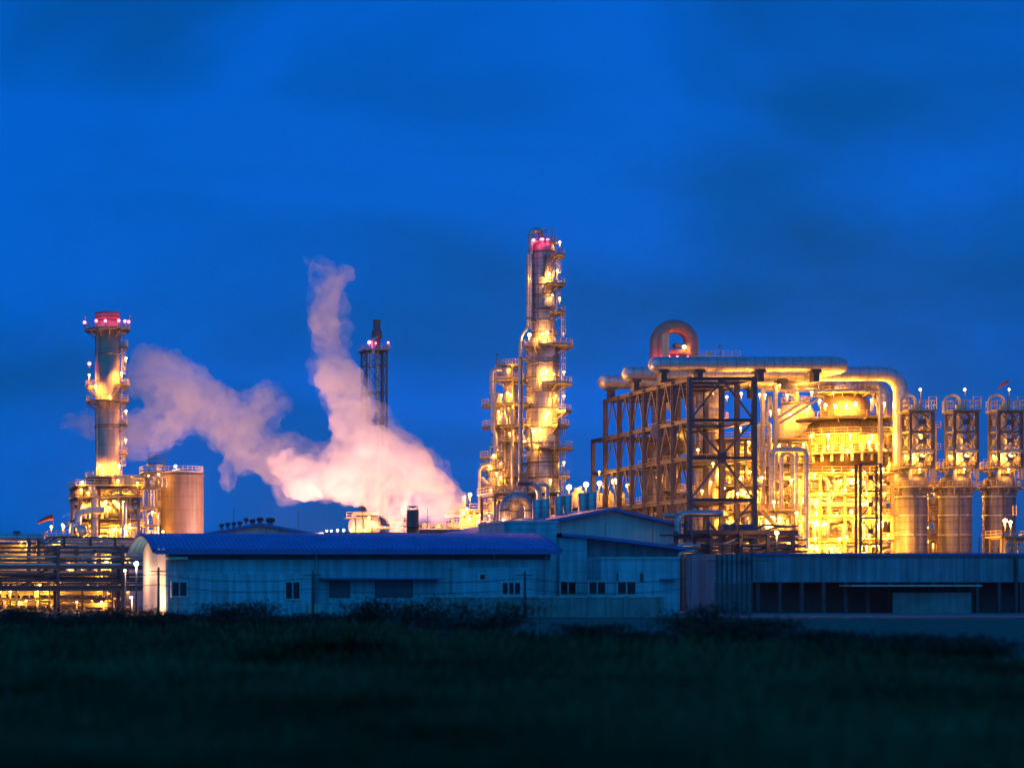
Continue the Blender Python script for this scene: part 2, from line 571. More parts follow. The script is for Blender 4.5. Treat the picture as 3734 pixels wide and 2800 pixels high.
e2 = MB().add([(ex1 - 0.25, a, b) for a, b in ep] + [(ex1, a, b) for a, b in ep],
      [tuple(range(m_)), tuple(range(2*m_ - 1, m_ - 1, -1))] + [(i, i + m_, (i+1) % m_ + m_, (i+1) % m_) for i in range(m_)])
part(e2, 'end_wall', 'wall_side', shed)
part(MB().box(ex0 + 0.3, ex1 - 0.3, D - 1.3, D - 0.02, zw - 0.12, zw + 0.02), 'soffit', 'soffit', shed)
part(MB().box(ex0 - 0.03, ex1, D - 0.06, D - 0.003, ZZ(2040, D), zw - 0.13), 'eave_shade_strip', 'soffit', shed)  # dark strip standing in for the shade under the eave
part(MB().box(ex0 - 0.05, ex0 + 1.9, D - 1.6, D - 0.005, ZZ(2040, D), zw - 0.5), 'eave_box', 'cream', shed)
# low annexes in front of the wall
part(MB().box(XX(650, D), XX(1135, D), D - 1.25, D - 0.06, 0, ZZ(2092, D)), 'annex', 'wall_skylit', shed)
part(MB().box(XX(1640, D), XX(1945, D), D - 0.9, D - 0.06, 0, ZZ(2070, D)), 'annex', 'wall_skylit', shed)
part(MB().box(XX(1160, D), XX(1600, D), D - 1.9, D - 0.06, ZZ(2112, D), ZZ(2106, D)), 'canopy', 'fascia_blue', shed)
for x in (612, 1152, 1800, 1990):
    part(MB().bar((XX(x, D), D - 0.16, 0), (XX(x, D), D - 0.16, zw - 0.2), 0.16), 'downpipe', 'wall_skylit', shed)
for x in (880, 1420, 1660):
    part(MB().bar((XX(x, D), D - 0.1, ZZ(2040, D)), (XX(x, D), D - 1.25, zw - 0.25), 0.1), 'eave_strut', 'steel', shed)
d = D - 1.25
window(shed, XX(628, d), XX(680, d), ZZ(2172, d), ZZ(2122, d), d, 'glass', 1)
window(shed, XX(1042, d), XX(1092, d), ZZ(2182, d), ZZ(2122, d), d, 'glass', 1)
window(shed, XX(1206, D), XX(1270, D), ZZ(2172, D), ZZ(2122, D), D, 'shutter', 0)
window(shed, XX(1372, D), XX(1500, D), ZZ(2172, D), ZZ(2122, D), D, 'shutter', 1)
d = D - 0.9
window(shed, XX(1750, d), XX(1768, d), ZZ(2112, d), ZZ(2094, d), d, 'glass', 0)
window(shed, XX(1832, d), XX(1896, d), ZZ(2166, d), ZZ(2124, d), d, 'glass', 2)
for x in (840, 1075, 1305, 1540):     # lightning rods on the ridge
    part(MB().bar((XX(x, 208), 206, prof[6][1]), (XX(x, 208), 206, prof[6][1] + 2.6), 0.05), 'lightning_rod', 'steel_dark', shed)
for x in (870, 1130, 1490):           # air-conditioning boxes on the front wall
    part(MB().box(XX(x, D) - 0.6, XX(x, D) + 0.6, D - 2.0, D - 1.27 if x < 1135 else D - 0.06, 0.25, 1.15), 'condenser', 'cream', shed)

# ------------------------------------------------------------------ tall flat-topped block and low-pitched shed right of it
D2 = 215.0
bx0, bx1 = XX(1838, D2), XX(2030, D2)
blk = thing('flat_block', 'tall plain teal block with a flat parapet beside the curved shed roof', 'building', ((bx0+bx1)/2, D2 + 4, 0), 'low industrial sheds')
part(MB().box(bx0, bx1, D2, D2 + 9, 0, ZZ(1907, D2)), 'wall', 'wall_skylit', blk)
part(MB().box(bx0 - 0.12, bx1 + 0.12, D2 - 0.12, D2 + 9.12, ZZ(1907, D2) + 0.003, ZZ(1903, D2) + 0.15), 'parapet', 'wall_side', blk)
for x in (1872, 1945, 1990):
    part(MB().bar((XX(x, D2), D2 + 0.5, ZZ(1903, D2)), (XX(x, D2), D2 + 0.5, ZZ(1903, D2) + 1.7), 0.05), 'lightning_rod', 'steel_dark', blk)
sx0, sx1 = bx1 + 0.004, XX(2478, D2)
mono = thing('sloped_shed', 'teal shed with a sloping blue roof edge and three dark doorways', 'shed', ((sx0+sx1)/2, D2 + 5, 0), 'low industrial sheds')
za, zb = ZZ(1945, D2), ZZ(1996, D2)
pr = [(sx0 + (sx1 - sx0)*i/8, za + (zb - za)*(i/8)**1.25) for i in range(9)]
w = MB()
for (a, za_), (b, zb_) in zip(pr[:-1], pr[1:]):
    w.add([(a, D2 + 0.3, 0), (b, D2 + 0.3, 0), (b, D2 + 0.3, zb_ - 0.3), (a, D2 + 0.3, za_ - 0.3), (a, D2 + 10, 0), (b, D2 + 10, 0), (b, D2 + 10, zb_ - 0.3), (a, D2 + 10, za_ - 0.3)],
          [(0,1,2,3), (7,6,5,4), (3,2,6,7), (0,4,5,1)])
part(w, 'wall', 'wall_teal', mono)
r_ = MB()
for (a, za_), (b, zb_) in zip(pr[:-1], pr[1:]):
    r_.add([(a, D2 - 1.6, za_ - 0.32), (b, D2 - 1.6, zb_ - 0.32), (b, D2 - 1.6, zb_), (a, D2 - 1.6, za_), (a, D2 + 10, za_ - 0.32), (b, D2 + 10, zb_ - 0.32), (b, D2 + 10, zb_), (a, D2 + 10, za_)],
           [(0,1,2,3), (3,2,6,7), (0,4,5,1), (4,7,6,5)])
r_.box(sx1, sx1 + 0.25, D2 - 1.7, D2 + 10, zb - 0.4, zb + 0.05)
part(r_, 'roof', 'fascia_blue', mono)
part(MB().box(sx0, XX(2128, D2), D2 - 1.0, D2 + 0.27, 0, ZZ(1962, D2)), 'pilaster', 'wall_skylit', mono)
D3 = 210.0
lx0, lx1 = XX(2128, D2), XX(2478, D3)
part(MB().box(lx0 + 0.004, lx1, D3, D2 + 0.28, 0, ZZ(2037, D3)), 'annex', 'wall_skylit', mono)
part(MB().box(lx0 + 0.004, lx1 + 0.08, D3 - 0.1, D2 + 0.25, ZZ(2037, D3) + 0.003, ZZ(2034, D3) + 0.1), 'coping', 'wall_side', mono)
for a, b in ((2148, 2206), (2252, 2316)):
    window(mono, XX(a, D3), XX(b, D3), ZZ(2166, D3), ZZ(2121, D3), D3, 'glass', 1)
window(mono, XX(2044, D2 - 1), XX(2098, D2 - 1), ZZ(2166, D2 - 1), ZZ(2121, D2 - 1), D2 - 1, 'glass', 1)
part(MB().box(lx0 + 6, lx1 - 0.5, D3 - 1.1, D3 - 0.02, ZZ(2113, D3), ZZ(2109, D3)), 'canopy', 'fascia_blue', mono)
for x in (2250, 2335, 2342):
    part(MB().bar((XX(x, D3), D3 - 0.12, ZZ(2120, D3)), (XX(x, D3), D3 - 0.12, ZZ(2088, D3)), 0.1), 'vent_pipe', 'steel', mono)
for x in (2080, 2245, 2420):
    zq = ZZ(1975, D2)
    part(MB().bar((XX(x, D2), D2 + 3, za - 1.2), (XX(x, D2), D2 + 3, za + 1.3), 0.05), 'lightning_rod', 'steel_dark', mono)

# ------------------------------------------------------------------ gabled sheds further back
def gable_shed(name, label, pts, D, depth, eave, wallmat, over=0.9):
    P = [(XX(x, D), ZZ(y, D)) for x, y in pts]
    t = thing(name, label, 'shed', ((P[0][0]+P[-1][0])/2, D + depth/2, 0), 'low industrial sheds')
    n = len(P)
    poly = [(P[0][0], 0)] + [(x, z - 0.45) for x, z in P] + [(P[-1][0], 0)]
    m = len(poly)
    part(MB().add([(x, D, z) for x, z in poly] + [(x, D + depth, z) for x, z in poly],
                  [tuple(range(m - 1, -1, -1)), tuple(range(m, 2*m))] + [(0, 1, m + 1, m), (m - 2, m - 1, 2*m - 1, 2*m - 2)]), 'gable_wall', wallmat, t)
    r = MB()
    for (a, za_), (b, zb_) in zip(P[:-1], P[1:]):
        r.add([(a, D - over, za_ - 0.42), (b, D - over, zb_ - 0.42), (b, D - over, zb_), (a, D - over, za_),
               (a, D + depth, za_ - 0.42), (b, D + depth, zb_ - 0.42), (b, D + depth, zb_), (a, D + depth, za_)],
              [(0,1,2,3), (3,2,6,7), (0,4,5,1), (4,7,6,5)])
    part(r, 'roof', 'fascia_blue', t)
    return t, P
g1, P1 = gable_shed('gable_shed', 'pale gabled shed with a dark roof and round roof ventilators', [(600, 1976), (700, 1952), (944, 1906), (1165, 1948), (1290, 1972)], 290, 40, 0, 'wall_side')
g2, P2 = gable_shed('gable_shed', 'mauve gabled shed with blue roof edge behind the sloping teal shed', [(1700, 1948), (1836, 1926), (2225, 1851), (2480, 1911)], 272, 40, 0, 'wall_side', 1.4)
for x in (970, 1021):
    part(MB().bar((XX(x, 289.9), 289.93, 0), (XX(x, 289.9), 289.93, ZZ(1912, 290) - 0.5), 0.07), 'downpipe', 'steel_dark', g1)
# turbine ventilators on the roof of the first gabled shed: one, then copies
def ventilator():
    t = thing('roof_ventilator', 'round turbine ventilator', 'ventilator', (0, 0, 0), 'round ventilators along the gabled shed roof')
    part(MB().lathe(0, 0, [(0.85, -1.0), (0.85, 0.55), (1.0, 0.6)], 14), 'base_duct', 'galv', t)
    h = MB().lathe(0, 0, [(0.95, 0.62), (1.35, 0.9), (1.45, 1.35), (1.2, 1.8), (0.6, 2.0), (0.01, 2.05)], 16)
    for k in range(16):
        a = 2*PI*k/16
        h.bar((1.36*math.cos(a), 1.36*math.sin(a), 0.9), (1.28*math.cos(a+0.25), 1.28*math.sin(a+0.25), 1.75), 0.05, 0.12)
    part(h, 'turbine_head', 'steel_dark', t)
    return t
spots = [(986, 1901, 305, 0.52, 'largest dark turbine ventilator on the gabled shed ridge'),
         (949, 1897, 306, 0.42, 'dark turbine ventilator just left of the largest one on the ridge'),
         (921, 1902, 306, 0.36, 'dark turbine ventilator third from the right on the shed ridge'),
         (898, 1896, 312, 0.30, 'ventilator on the gabled roof, fourth from the right'),
         (875, 1908, 300, 0.28, 'bright necked ventilator on the gabled roof, fifth from the right'),
         (853, 1911, 300, 0.28, 'bright necked ventilator on the gabled roof, third from the left'),
         (830, 1913, 300, 0.28, 'bright necked ventilator on the gabled roof, second from the left'),
         (808, 1917, 300, 0.28, 'leftmost of the round ventilators on the gabled shed roof')]
v0 = ventilator()
for i, (x, y, d, s, lab) in enumerate(spots):
    o = v0 if i == 0 else copy_tree(v0)
    o.location = W(x, y, d) + Vector((0, 0, -0.9*s))
    o.scale = (s, s, s)
    o['label'] = lab
# plain grey vent drums behind the second gabled shed
def vent_drum():
    t = thing('vent_drum', 'grey vent drum', 'vent', (0, 0, 0), 'grey vent drums above the mauve gabled shed')
    part(MB().lathe(0, 0, [(1.0, -4.0), (1.0, 2.2)], 20), 'lower_shell', 'clad_riser', t)
    part(MB().lathe(0, 0, [(1.06, 2.21), (1.06, 4.2), (0.9, 4.25), (0.9, 3.6), (0.01, 3.6)], 20), 'upper_shell', 'clad_riser', t)
    return t
vd0 = vent_drum()
for i, (x, y, w_, lab) in enumerate([(1959, 1824, 34, 'grey vent drum nearest the big silver arch duct'), (1987, 1820, 36, 'second grey vent drum from the silver arch duct'),
        (2038, 1811, 30, 'third grey vent drum from the silver arch duct'), (2070, 1807, 32, 'grey vent drum in the middle of the row, fourth from the arch duct'),
        (2125, 1799, 32, 'second to last grey vent drum toward the steel frame'), (2157, 1795, 38, 'last grey vent drum, nearest the steel frame')]):
    o = vd0 if i == 0 else copy_tree(vd0)
    d = 292
    s = RR(w_, x, d)
    o.scale = (s, s, 1.0)
    o.location = (XX(x, d), d, ZZ(y, d) - 4.2)
    o['label'] = lab

# ------------------------------------------------------------------ smokestack
DS = 400.0
cx = XX(392, DS); cyy = DS; r0 = RR(91, 392, DS)
st = thing('smokestack', 'tall plain tan smokestack with ring platforms and red beacons near its rim', 'chimney', (cx, cyy, 0))
zt = ZZ(1141, DS)
part(MB().lathe(cx, cyy, [(r0*1.0, 0), (r0, zt - 0.3), (r0*0.93, zt - 0.3), (r0*0.93, zt - 3), (0.02, zt - 3)], 48), 'shell', 'stack_shell', st)
rings(st, cx, cyy, [(r0, ZZ(y, DS)) for y in (1143, 1158, 1170, 1293, 1552, 1560, 1737)], 'stiffener_ring', 'steel', 0.12, 0.10, 48)
zp = ZZ(1203, DS)
ring_platform(st, cx, cyy, zp, r0, r0 + 2.0, 0, 360, 'galv')
for a, dz in ((185, 1.4), (232, 1.3), (295, 1.3), (318, 1.3), (345, 1.4), (258, 1.2)):
    q = math.radians(a)
    rr = r0 + (1.7 if a != 185 else 2.1)
    lamp(st, (cx + rr*math.cos(q), cyy + rr*math.sin(q), zp + dz), 1500, REDC, 0.36, 1.2, offset=(-0.3*math.cos(q)*0, 0.0, 0.75))
for a in (182, 352):
    q = math.radians(a)
    p = Vector((cx + (r0+1.9)*math.cos(q), cyy + (r0+1.9)*math.sin(q), zp))
    part(MB().tube([p, p + Vector((0,0,2.6)), p + Vector((0.6,0,2.9))], 0.08, 6, 0.4), 'davit', 'steel_dark', st)
zp2 = ZZ(1465, DS)
ring_platform(st, cx, cyy, zp2, r0, r0 + 1.75, 0, 360)
zp3 = ZZ(1743, DS)
ring_platform(st, cx, cyy, zp3, r0, r0 + 2.0, 150, 300)
# side balconies
ring_platform(st, cx, cyy, ZZ(1411, DS), r0, r0 + 1.9, 165, 205)
ring_platform(st, cx, cyy, ZZ(1408, DS), r0, r0 + 1.9, 300, 375)
for y0_, y1_ in ((1266, 1212), (1408, 1270), (1465, 1415), (1548, 1470), (1655, 1555), (1743, 1662)):
    q = math.radians(345)
    part(MB().ladder((cx + (r0+0.4)*math.cos(q), cyy + (r0+0.4)*math.sin(q), ZZ(y0_, DS)), ZZ(y1_, DS) + 1.0, 0.6, (math.cos(q), math.sin(q), 0)), 'caged_ladder', 'rail_paint', st)
for y in (1266, 1548, 1655):
    ring_platform(st, cx, cyy, ZZ(y, DS), r0, r0 + 1.6, 330, 362)
def on_ring(cx, cyy, rr, a, z): return (cx + rr*math.cos(math.radians(a)), cyy + rr*math.sin(math.radians(a)), z)
for (a, y, pw, post) in ((225, 1412, 2600, 1.4), (312, 1365, 3600, 1.2), (185, 1368, 900, 3.2), (238, 1700, 4500, 1.5), (302, 1700, 4200, 1.5), (345, 1308, 700, 2.0), (340, 1605, 700, 1.5), (345, 1500, 500, 1.5)):
    lamp(st, on_ring(cx, cyy, r0 + 1.2, a, ZZ(y, DS)), pw*2.2, SOD, 0.34, post)
for a, y, pw in ((250, 1730, 3000), (270, 1452, 2600), (285, 1560, 0), (300, 1640, 0)):
    if pw: lamp(st, on_ring(cx, cyy, r0 + 1.5, a, ZZ(y, DS)), pw, SOD, 0.26, 0.6)
lamp(st, on_ring(cx, cyy, r0 + 1.2, 188, ZZ(1327, DS)), 900, REDC, 0.4, 0.8)
q_ = on_ring(cx, cyy, r0 + 0.25, 215, 0)
part(MB().bar((q_[0], q_[1], 20), (q_[0], q_[1], zp), 0.14), 'conduit', 'galv', st)

# ------------------------------------------------------------------ generic process structure
def process_unit(name, label, xs, ys, zs, colw=0.45, mcol='steel', deck_at=None, rail_at=None, brace=True, seed=1,
                 npipes=24, ndrums=4, lamps=12, lpow=2600, dens=(0.12, 0.4), group=None, rise=0.0, mats=('pipe_silver', 'cream', 'galv', 'clad_riser'), lsize=0.3):
    R = random.Random(seed)
    x0, x1, y0, y1 = xs[0], xs[-1], ys[0], ys[-1]
    t = thing(name, label, 'process unit', ((x0+x1)/2, (y0+y1)/2, 0), group)
    for x in xs:
        for y in ys:
            part(MB().hbar((x, y, 0), (x, y, zs[-1] + rise), colw), 'column', mcol, t)
    for k, z in enumerate(zs):
        for y in ys:
            part(MB().hbar((x0 + colw/2, y, z - colw*0.7), (x1 - colw/2, y, z - colw*0.7), colw*0.8), 'beam', mcol, t)
        for x in xs:
            part(MB().hbar((x, y0 + colw/2, z - colw*0.7), (x, y1 - colw/2, z - colw*0.7), colw*0.75), 'beam', mcol, t)
        if deck_at is None or k in deck_at:
            dk = MB().box(x0 - 0.7, x1 + 0.7, y0 - 0.9, y1 + 0.5, z - 0.12, z)
            o = part(dk, 'deck', 'deck_plate', t)
            if rail_at is None or k in rail_at:
                part(MB().rail([(x0 - 0.65, y1 + 0.4, z), (x0 - 0.65, y0 - 0.85, z), (x1 + 0.65, y0 - 0.85, z), (x1 + 0.65, y1 + 0.4, z)]), 'handrail', 'rail_paint', o)
    if brace:
        for i in range(len(xs) - 1):
            zprev = 0
            for z in zs:
                if R.random() < 0.35:
                    xm = (xs[i] + xs[i+1])/2
                    b = MB().bar((xs[i], y0, zprev), (xm, y0, z - colw), colw*0.45).bar((xs[i+1], y0, zprev), (xm, y0, z - colw), colw*0.45)
                    part(b, 'brace', mcol, t)
                zprev = z
    lv = [0] + list(zs)
    for i in range(npipes):
        kind = R.random()
        r = R.uniform(*dens)
        k = R.randrange(len(lv) - 1)
        za_, zb_ = lv[k], lv[k+1]
        hgt = zb_ - za_
        xa = R.uniform(x0 + 0.5, x1 - 0.5); ya = R.uniform(y0 + 0.2, (y0*0.4 + y1*0.6))
        m = R.choice(mats)
        if kind < 0.30:      # riser through several levels
            zc = lv[min(len(lv) - 1, k + R.choice((1, 2)))]
            xb = xa + R.choice((-1, 1)) * R.uniform(1.5, 4)
            pipe(t, [(xa, ya, za_), (xa, ya, zc - 0.9), (xb, ya, zc - 0.9), (xb, ya + 2.5, zc - 0.9)], r, m, r*2.5, 8)
        elif kind < 0.62:    # long horizontal run with a drop at the end
            z = za_ + hgt * R.uniform(0.3, 0.85)
            xb = x0 + R.uniform(-0.5, 1.5); xc = x1 + R.uniform(-1.5, 0.5)
            if R.random() < 0.5: xc = R.uniform((x0+x1)/2, x1)
            pipe(t, [(xb, ya, za_ + 0.1), (xb, ya, z), (xc, ya, z), (xc, ya + R.uniform(0.5, 3), z)], r, m, r*2.5, 8)
        elif kind < 0.85:    # inverted U
            z = za_ + hgt * R.uniform(0.5, 0.9)
            xb = xa + R.uniform(1.2, 2.6)
            pipe(t, [(xa, ya, za_), (xa, ya, z), (xb, ya, z), (xb, ya, za_ + hgt * R.uniform(0, 0.3))], r, m, r*3, 8)
        else:                # depth run
            z = za_ + hgt * R.uniform(0.3, 0.8)
            pipe(t, [(xa, y0 - 0.5, za_ + 0.2), (xa, y0 - 0.5, z), (xa, y1, z)], r, m, r*2.5, 8)
    for i in range(ndrums):
        k = R.randrange(len(lv) - 1)
        za_, hgt = lv[k], lv[k+1] - lv[k]
        r = min(hgt*0.3, R.uniform(0.7, 1.4))
        xa = R.uniform(x0 + 2, x1 - 2); ya = R.uniform(y0 + 1.5, y1 - 1)
        if R.random() < 0.6:
            ln = R.uniform(2.5, 5)
            a, b = max(x0 + 0.8, xa - ln/2), min(x1 - 0.8, xa + ln/2)
            mb = MB().drum((a, ya, za_ + r + 0.6), (b, ya, za_ + r + 0.6), r)
            for q in (a*0.75 + b*0.25, a*0.25 + b*0.75):
                mb.box(q - 0.15, q + 0.15, ya - r*0.7, ya + r*0.7, za_, za_ + r*0.6 + 0.5)
            part(mb, 'horizontal_vessel', R.choice(('clad_pipe', 'cream')), t)
        else:
            mb = MB().drum((xa, ya, za_ + 1.0), (xa, ya, za_ + hgt*0.8), r*0.8)
            for dx in (-0.5, 0.5):
                mb.bar((xa + dx*r, ya, za_), (xa + dx*r, ya, za_ + 1.2), 0.2)
            part(mb, 'upright_vessel', R.choice(('clad_riser', 'cream')), t)
    for i in range(lamps):
        k = i % (len(lv) - 1)
        za_, hgt = lv[k], lv[k+1] - lv[k]
        p = (R.uniform(x0 + 0.6, x1 - 0.6), R.uniform(y0 - 0.3, y0 + (y1 - y0)*0.6), za_ + hgt*R.uniform(0.62, 0.8))
        lamp(t, p, lpow * R.uniform(0.6, 1.3), SOD, lsize * R.uniform(0.7, 1.2), 1.6)
    return t

# furnace unit below the stack
D = 388.0
def zl(ys_, D): return [ZZ(y, D) for y in ys_]
fu = process_unit('furnace_unit', 'brightly lit furnace structure of ducts and pipes under the tall smokestack', [XX(x, D) for x in (288, 360, 440, 505)], [D, D + 7, D + 14],
                  zl((1990, 1890, 1812, 1770), D), 0.55, 'steel', (1, 2, 3), (2, 3), True, 11, 50, 8, 30, 9500, lsize=0.3)
# the box duct, transition and hopper under the stack
xa, xb = XX(425, D), XX(528, D)
part(MB().box(xa, xb, D + 3, D + 12, ZZ(1800, D), ZZ(1731, D)).box(xa - 0.15, xb + 0.15, D + 2.85, D + 12.1, ZZ(1734, D), ZZ(1728, D)), 'box_duct', 'cream', fu)
part(MB().lathe(cx, cyy, [(r0*1.25, ZZ(1800, DS)), (r0*1.25, ZZ(1775, DS)), (r0 + 0.03, ZZ(1750, DS))], 32), 'flared_base', 'cream', fu)
part(MB().tube([W(345, 1960, D), W(345, 1800, D), W(335, 1785, D), W(335, 1770, D)], 0.75, 12, 1.5), 'duct_leg', 'clad_riser', fu)
part(MB().tube([W(285, 1960, D - 2), W(285, 1875, D - 2), W(315, 1860, D - 2), W(380, 1860, D - 2)], 0.7, 12, 2.0), 'duct_leg', 'clad_pipe', fu)
part(MB().tube([W(455, 1830, D - 1.5), W(455, 1905, D - 1.5), W(448, 1925, D - 1.5), W(448, 1990, D - 1.5)], 0.42, 10, 1.0), 'duct_leg', 'pipe_silver', fu)
part(MB().tube([W(425, 1800, D + 1), W(437, 1840, D + 1), W(480, 1855, D + 1), W(520, 1850, D + 1)], 1.1, 14, 3.0), 'elbow_duct', 'pipe_silver', fu)
part(MB().drum(W(375, 1870, D + 3), W(425, 1870, D + 3), 1.5), 'horizontal_vessel', 'pipe_dark', fu)
for x, y in ((300, 1757), (430, 1752), (501, 1760), (296, 1785), (450, 1830), (400, 1850)):
    lamp(fu, W(x, y, D - 1.2), 1800, SOD, 0.32, 3.0)
part(MB().rail([(XX(288, D), D - 1, ZZ(1770, D)), (XX(310, D), D - 1, ZZ(1770, D))]), 'handrail', 'rail_paint', fu)
part(MB().ladder(W(292, 1990, D - 1.2), ZZ(1800, D), 0.6), 'caged_ladder', 'rail_paint', fu)
part(MB().ladder(W(470, 1905, D - 1.2), ZZ(1815, D), 0.6), 'caged_ladder', 'rail_paint', fu)

# storage tank with stair tower
D = 392.0
tcx = XX(668, D); tr_ = RR(178, 668, D)
tk = thing('storage_tank', 'large weathered brown cylindrical tank with dripping stains beside the furnace structure', 'tank', (tcx, D + tr_, 0))
zt = ZZ(1718, D)
part(MB().lathe(tcx, D + tr_, [(tr_, 0), (tr_, zt - 0.5), (tr_*0.985, zt - 0.15), (tr_*0.9, zt), (0.05, zt + 0.8)], 56), 'shell', 'tank_shell', tk)
part(MB().lathe(tcx, D + tr_, [(tr_ + 0.02, zt - 0.75), (tr_ + 0.16, zt - 0.75), (tr_ + 0.16, zt - 0.5), (tr_ + 0.02, zt - 0.5)], 56), 'top_angle', 'steel', tk)
part(MB().rail([on_ring(tcx, D + tr_, tr_*0.97, a, zt - 0.1) for a in range(150, 400, 12)]), 'handrail', 'galv', tk)
part(MB().tube([W(570, 1990, D + 2), W(570, 1868, D + 2)], 0.65, 12), 'standpipe', 'clad_riser', tk)
for (x, y, pw) in ((568, 1940, 4200), (595, 1938, 2600), (578, 1732, 5200), (560, 1745, 2600)):
    lamp(tk, W(x, y, D - 0.4), pw*0.7, SOD, 0.42 if y < 1800 else 0.36, 1.5)
D = 386.0
stt = process_unit('stair_tower', 'narrow lit stair and ladder tower between the furnace unit and the tank', [XX(532, D), XX(572, D)], [D, D + 4], zl((1980, 1915, 1850, 1778, 1722), D), 0.3, 'rail_paint', None, None, False, 5, 8, 0, 6, 2200)
for y0_, y1_ in ((1915, 1850), (1850, 1778), (1778, 1722)):
    part(MB().ladder(W(578, y0_, D - 0.6), ZZ(y1_, D), 0.6), 'caged_ladder', 'rail_paint', stt)
part(MB().rail([W(540, 1690, D + 1), W(600, 1690, D + 1)]).rail([W(540, 1675, D + 1), W(600, 1668, D + 1)]).box(XX(540, D), XX(600, D), D, D + 3, ZZ(1692, D) - 0.1, ZZ(1692, D)).bar(W(542, 1722, D + 0.5), W(542, 1680, D + 0.5), 0.2).bar(W(598, 1722, D + 0.5), W(598, 1660, D + 0.5), 0.2), 'roof_platform', 'steel', stt)

# platform with windsock at far left
D = 372.0
lp = process_unit('lit_platform', 'low railed platform with lamps and a short pipe coil, left of the furnace unit', [XX(186, D), XX(232, D), XX(286, D)], [D, D + 6], zl((2030, 1957), D), 0.4, 'rail_paint', None, None, True, 21, 14, 3, 6, 2200)
for x, y in ((187, 1920), (228, 1913), (232, 1918)):
    lamp(lp, W(x, y, D - 0.5), 1500, SOD, 0.36, 2.4)
part(MB().tube([W(262, 1945, D - 1), W(266, 1915, D - 1), W(282, 1908, D - 1), W(290, 1925, D - 1), W(290, 1960, D - 1)], 0.55, 12, 1.4), 'pipe_coil', 'clad_pipe', lp)
part(MB().drum(W(285, 1940, D - 2), W(310, 1930, D - 2), 1.0), 'horizontal_vessel', 'clad_pipe', lp)
def windsock(loc, label, s=1.0, ang=0.3, pole=5.0):
    t = thing('windsock', label, 'windsock', loc, 'orange windsocks')
    x, y, z = loc
    part(MB().tube([(x, y, z), (x, y, z + pole)], 0.07, 8), 'pole', 'steel_dark', t)
    pts, rs = [], []
    for i in range(8):
        u = i/7
        pts.append((x - u*3.2*s, y, z + pole - 0.3 - (u**1.6)*1.6*s*ang*3))
        rs.append((0.62 - 0.34*u)*s)
    part(MB().tube(pts, rs, 12, caps=False), 'fabric_sleeve', 'sock', t)
    return t
windsock(tuple(W(193, 1925, 371)), 'orange windsock on a thin pole above the low lit platform', 0.85, 0.25, S(46, 371))

# big insulated duct vessel and dark plant building at the left edge
D = 330.0
dv = thing('insulated_duct', 'fat silver insulated duct with a rounded end over the plant building', 'duct', W(60, 2000, D))
part(MB().drum(W(-260, 1960, D), W(152, 1960, D), S(14.5, D), 20, 0.8), 'shell', 'clad_pipe', dv)
part(MB().box(XX(48, D), XX(74, D), D - 0.5, D + 0.5, ZZ(1944, D), ZZ(1936, D)), 'vent_cap', 'steel_dark', dv)
for x in (-200, -40, 105, 140):
    part(MB().box(XX(x, D) - 0.3, XX(x, D) + 0.3, D - 0.6, D + 0.6, 0, ZZ(1972, D)), 'support_post', 'steel', dv)
for x in (25, 95):
    part(MB().lathe(XX(x, D), D, [(S(14.6, D), 0), (S(14.9, D), 0.01)], 4), 'band', 'steel', dv) if False else None
D = 334.0
pb = thing('plant_building', 'low concrete plant building with a small lit opening under the silver duct', 'building', W(60, 2170, D + 6))
part(MB().box(XX(-300, D), XX(164, D), D, D + 12, 0, ZZ(1985, D)), 'wall', 'concrete', pb)
part(MB().box(XX(-300, D), XX(168, D), D - 1.5, D + 12.2, ZZ(1985, D) + 0.003, ZZ(1978, D)), 'roof', 'steel', pb)
for a, b in ((75, 105), (116, 134)):
    part(MB().box(XX(a, D), XX(b, D), D - 0.10, D - 0.004, ZZ(2010, D), ZZ(1992, D)), 'opening', 'frame_dark', pb)
for x, y in ((78, 1978), (95, 2000), (20, 2120), (110, 2100)):
    lamp(pb, W(x, y, D - 1.2), 1700, SOD, 0.3, 0.8)

# ------------------------------------------------------------------ pipe racks
def pipe_rack(name, label, xa, xb, D, depth, cols, tiers, pipes, beam_ys=(), colm='steel', seed=3, top=None):
    """cols: photo x of the bents; tiers: photo y of pipe tiers with pipe radii."""
    R = random.Random(seed)
    t = thing(name, label, 'pipe rack', (XX((xa+xb)/2, D), D + depth/2, 0))
    ztop = ZZ(top if top else min(y for y, r in tiers), D)
    for x in cols:
        for dd in (0, depth):
            part(MB().hbar((XX(x, D), D + dd, 0), (XX(x, D), D + dd, ztop + 0.3), 0.4), 'column', colm, t)
        for y, r in tiers:
            part(MB().hbar((XX(x, D), D - 0.4, ZZ(y, D) - r - 0.2), (XX(x, D), D + depth + 0.4, ZZ(y, D) - r - 0.2), 0.3), 'bent_beam', colm, t)
    for y in beam_ys:
        part(MB().hbar((XX(xa, D), D - 0.03, ZZ(y, D)), (XX(xb, D), D - 0.03, ZZ(y, D)), 0.45), 'beam', colm, t)
    for y, r in tiers:
        for k in range(pipes):
            dd = depth * (k + 0.5)/pipes - 0.2
            rr = r * R.uniform(0.75, 1.1)
            a = XX(xa, D) - R.uniform(0, 3); b = XX(xb, D) + R.uniform(0, 2)
            zz = ZZ(y, D) - r + rr
            m = R.choice(('pipe_dark', 'pipe_dark', 'steel', 'pipe_silver'))
            if R.random() < 0.3:
                xm = a + (b - a) * R.uniform(0.35, 0.75)
                pts = [(a, D + dd, zz), (xm, D + dd, zz), (xm + 2.2, D + dd, zz + R.choice((0.9, 1.4))), (b, D + dd, zz + 1.1)]
                pipe(t, pts, rr, m, 0.6, 8)
            else:
                pipe(t, [(a, D + dd, zz), (b, D + dd, zz)], rr, m, None, 8)
    return t
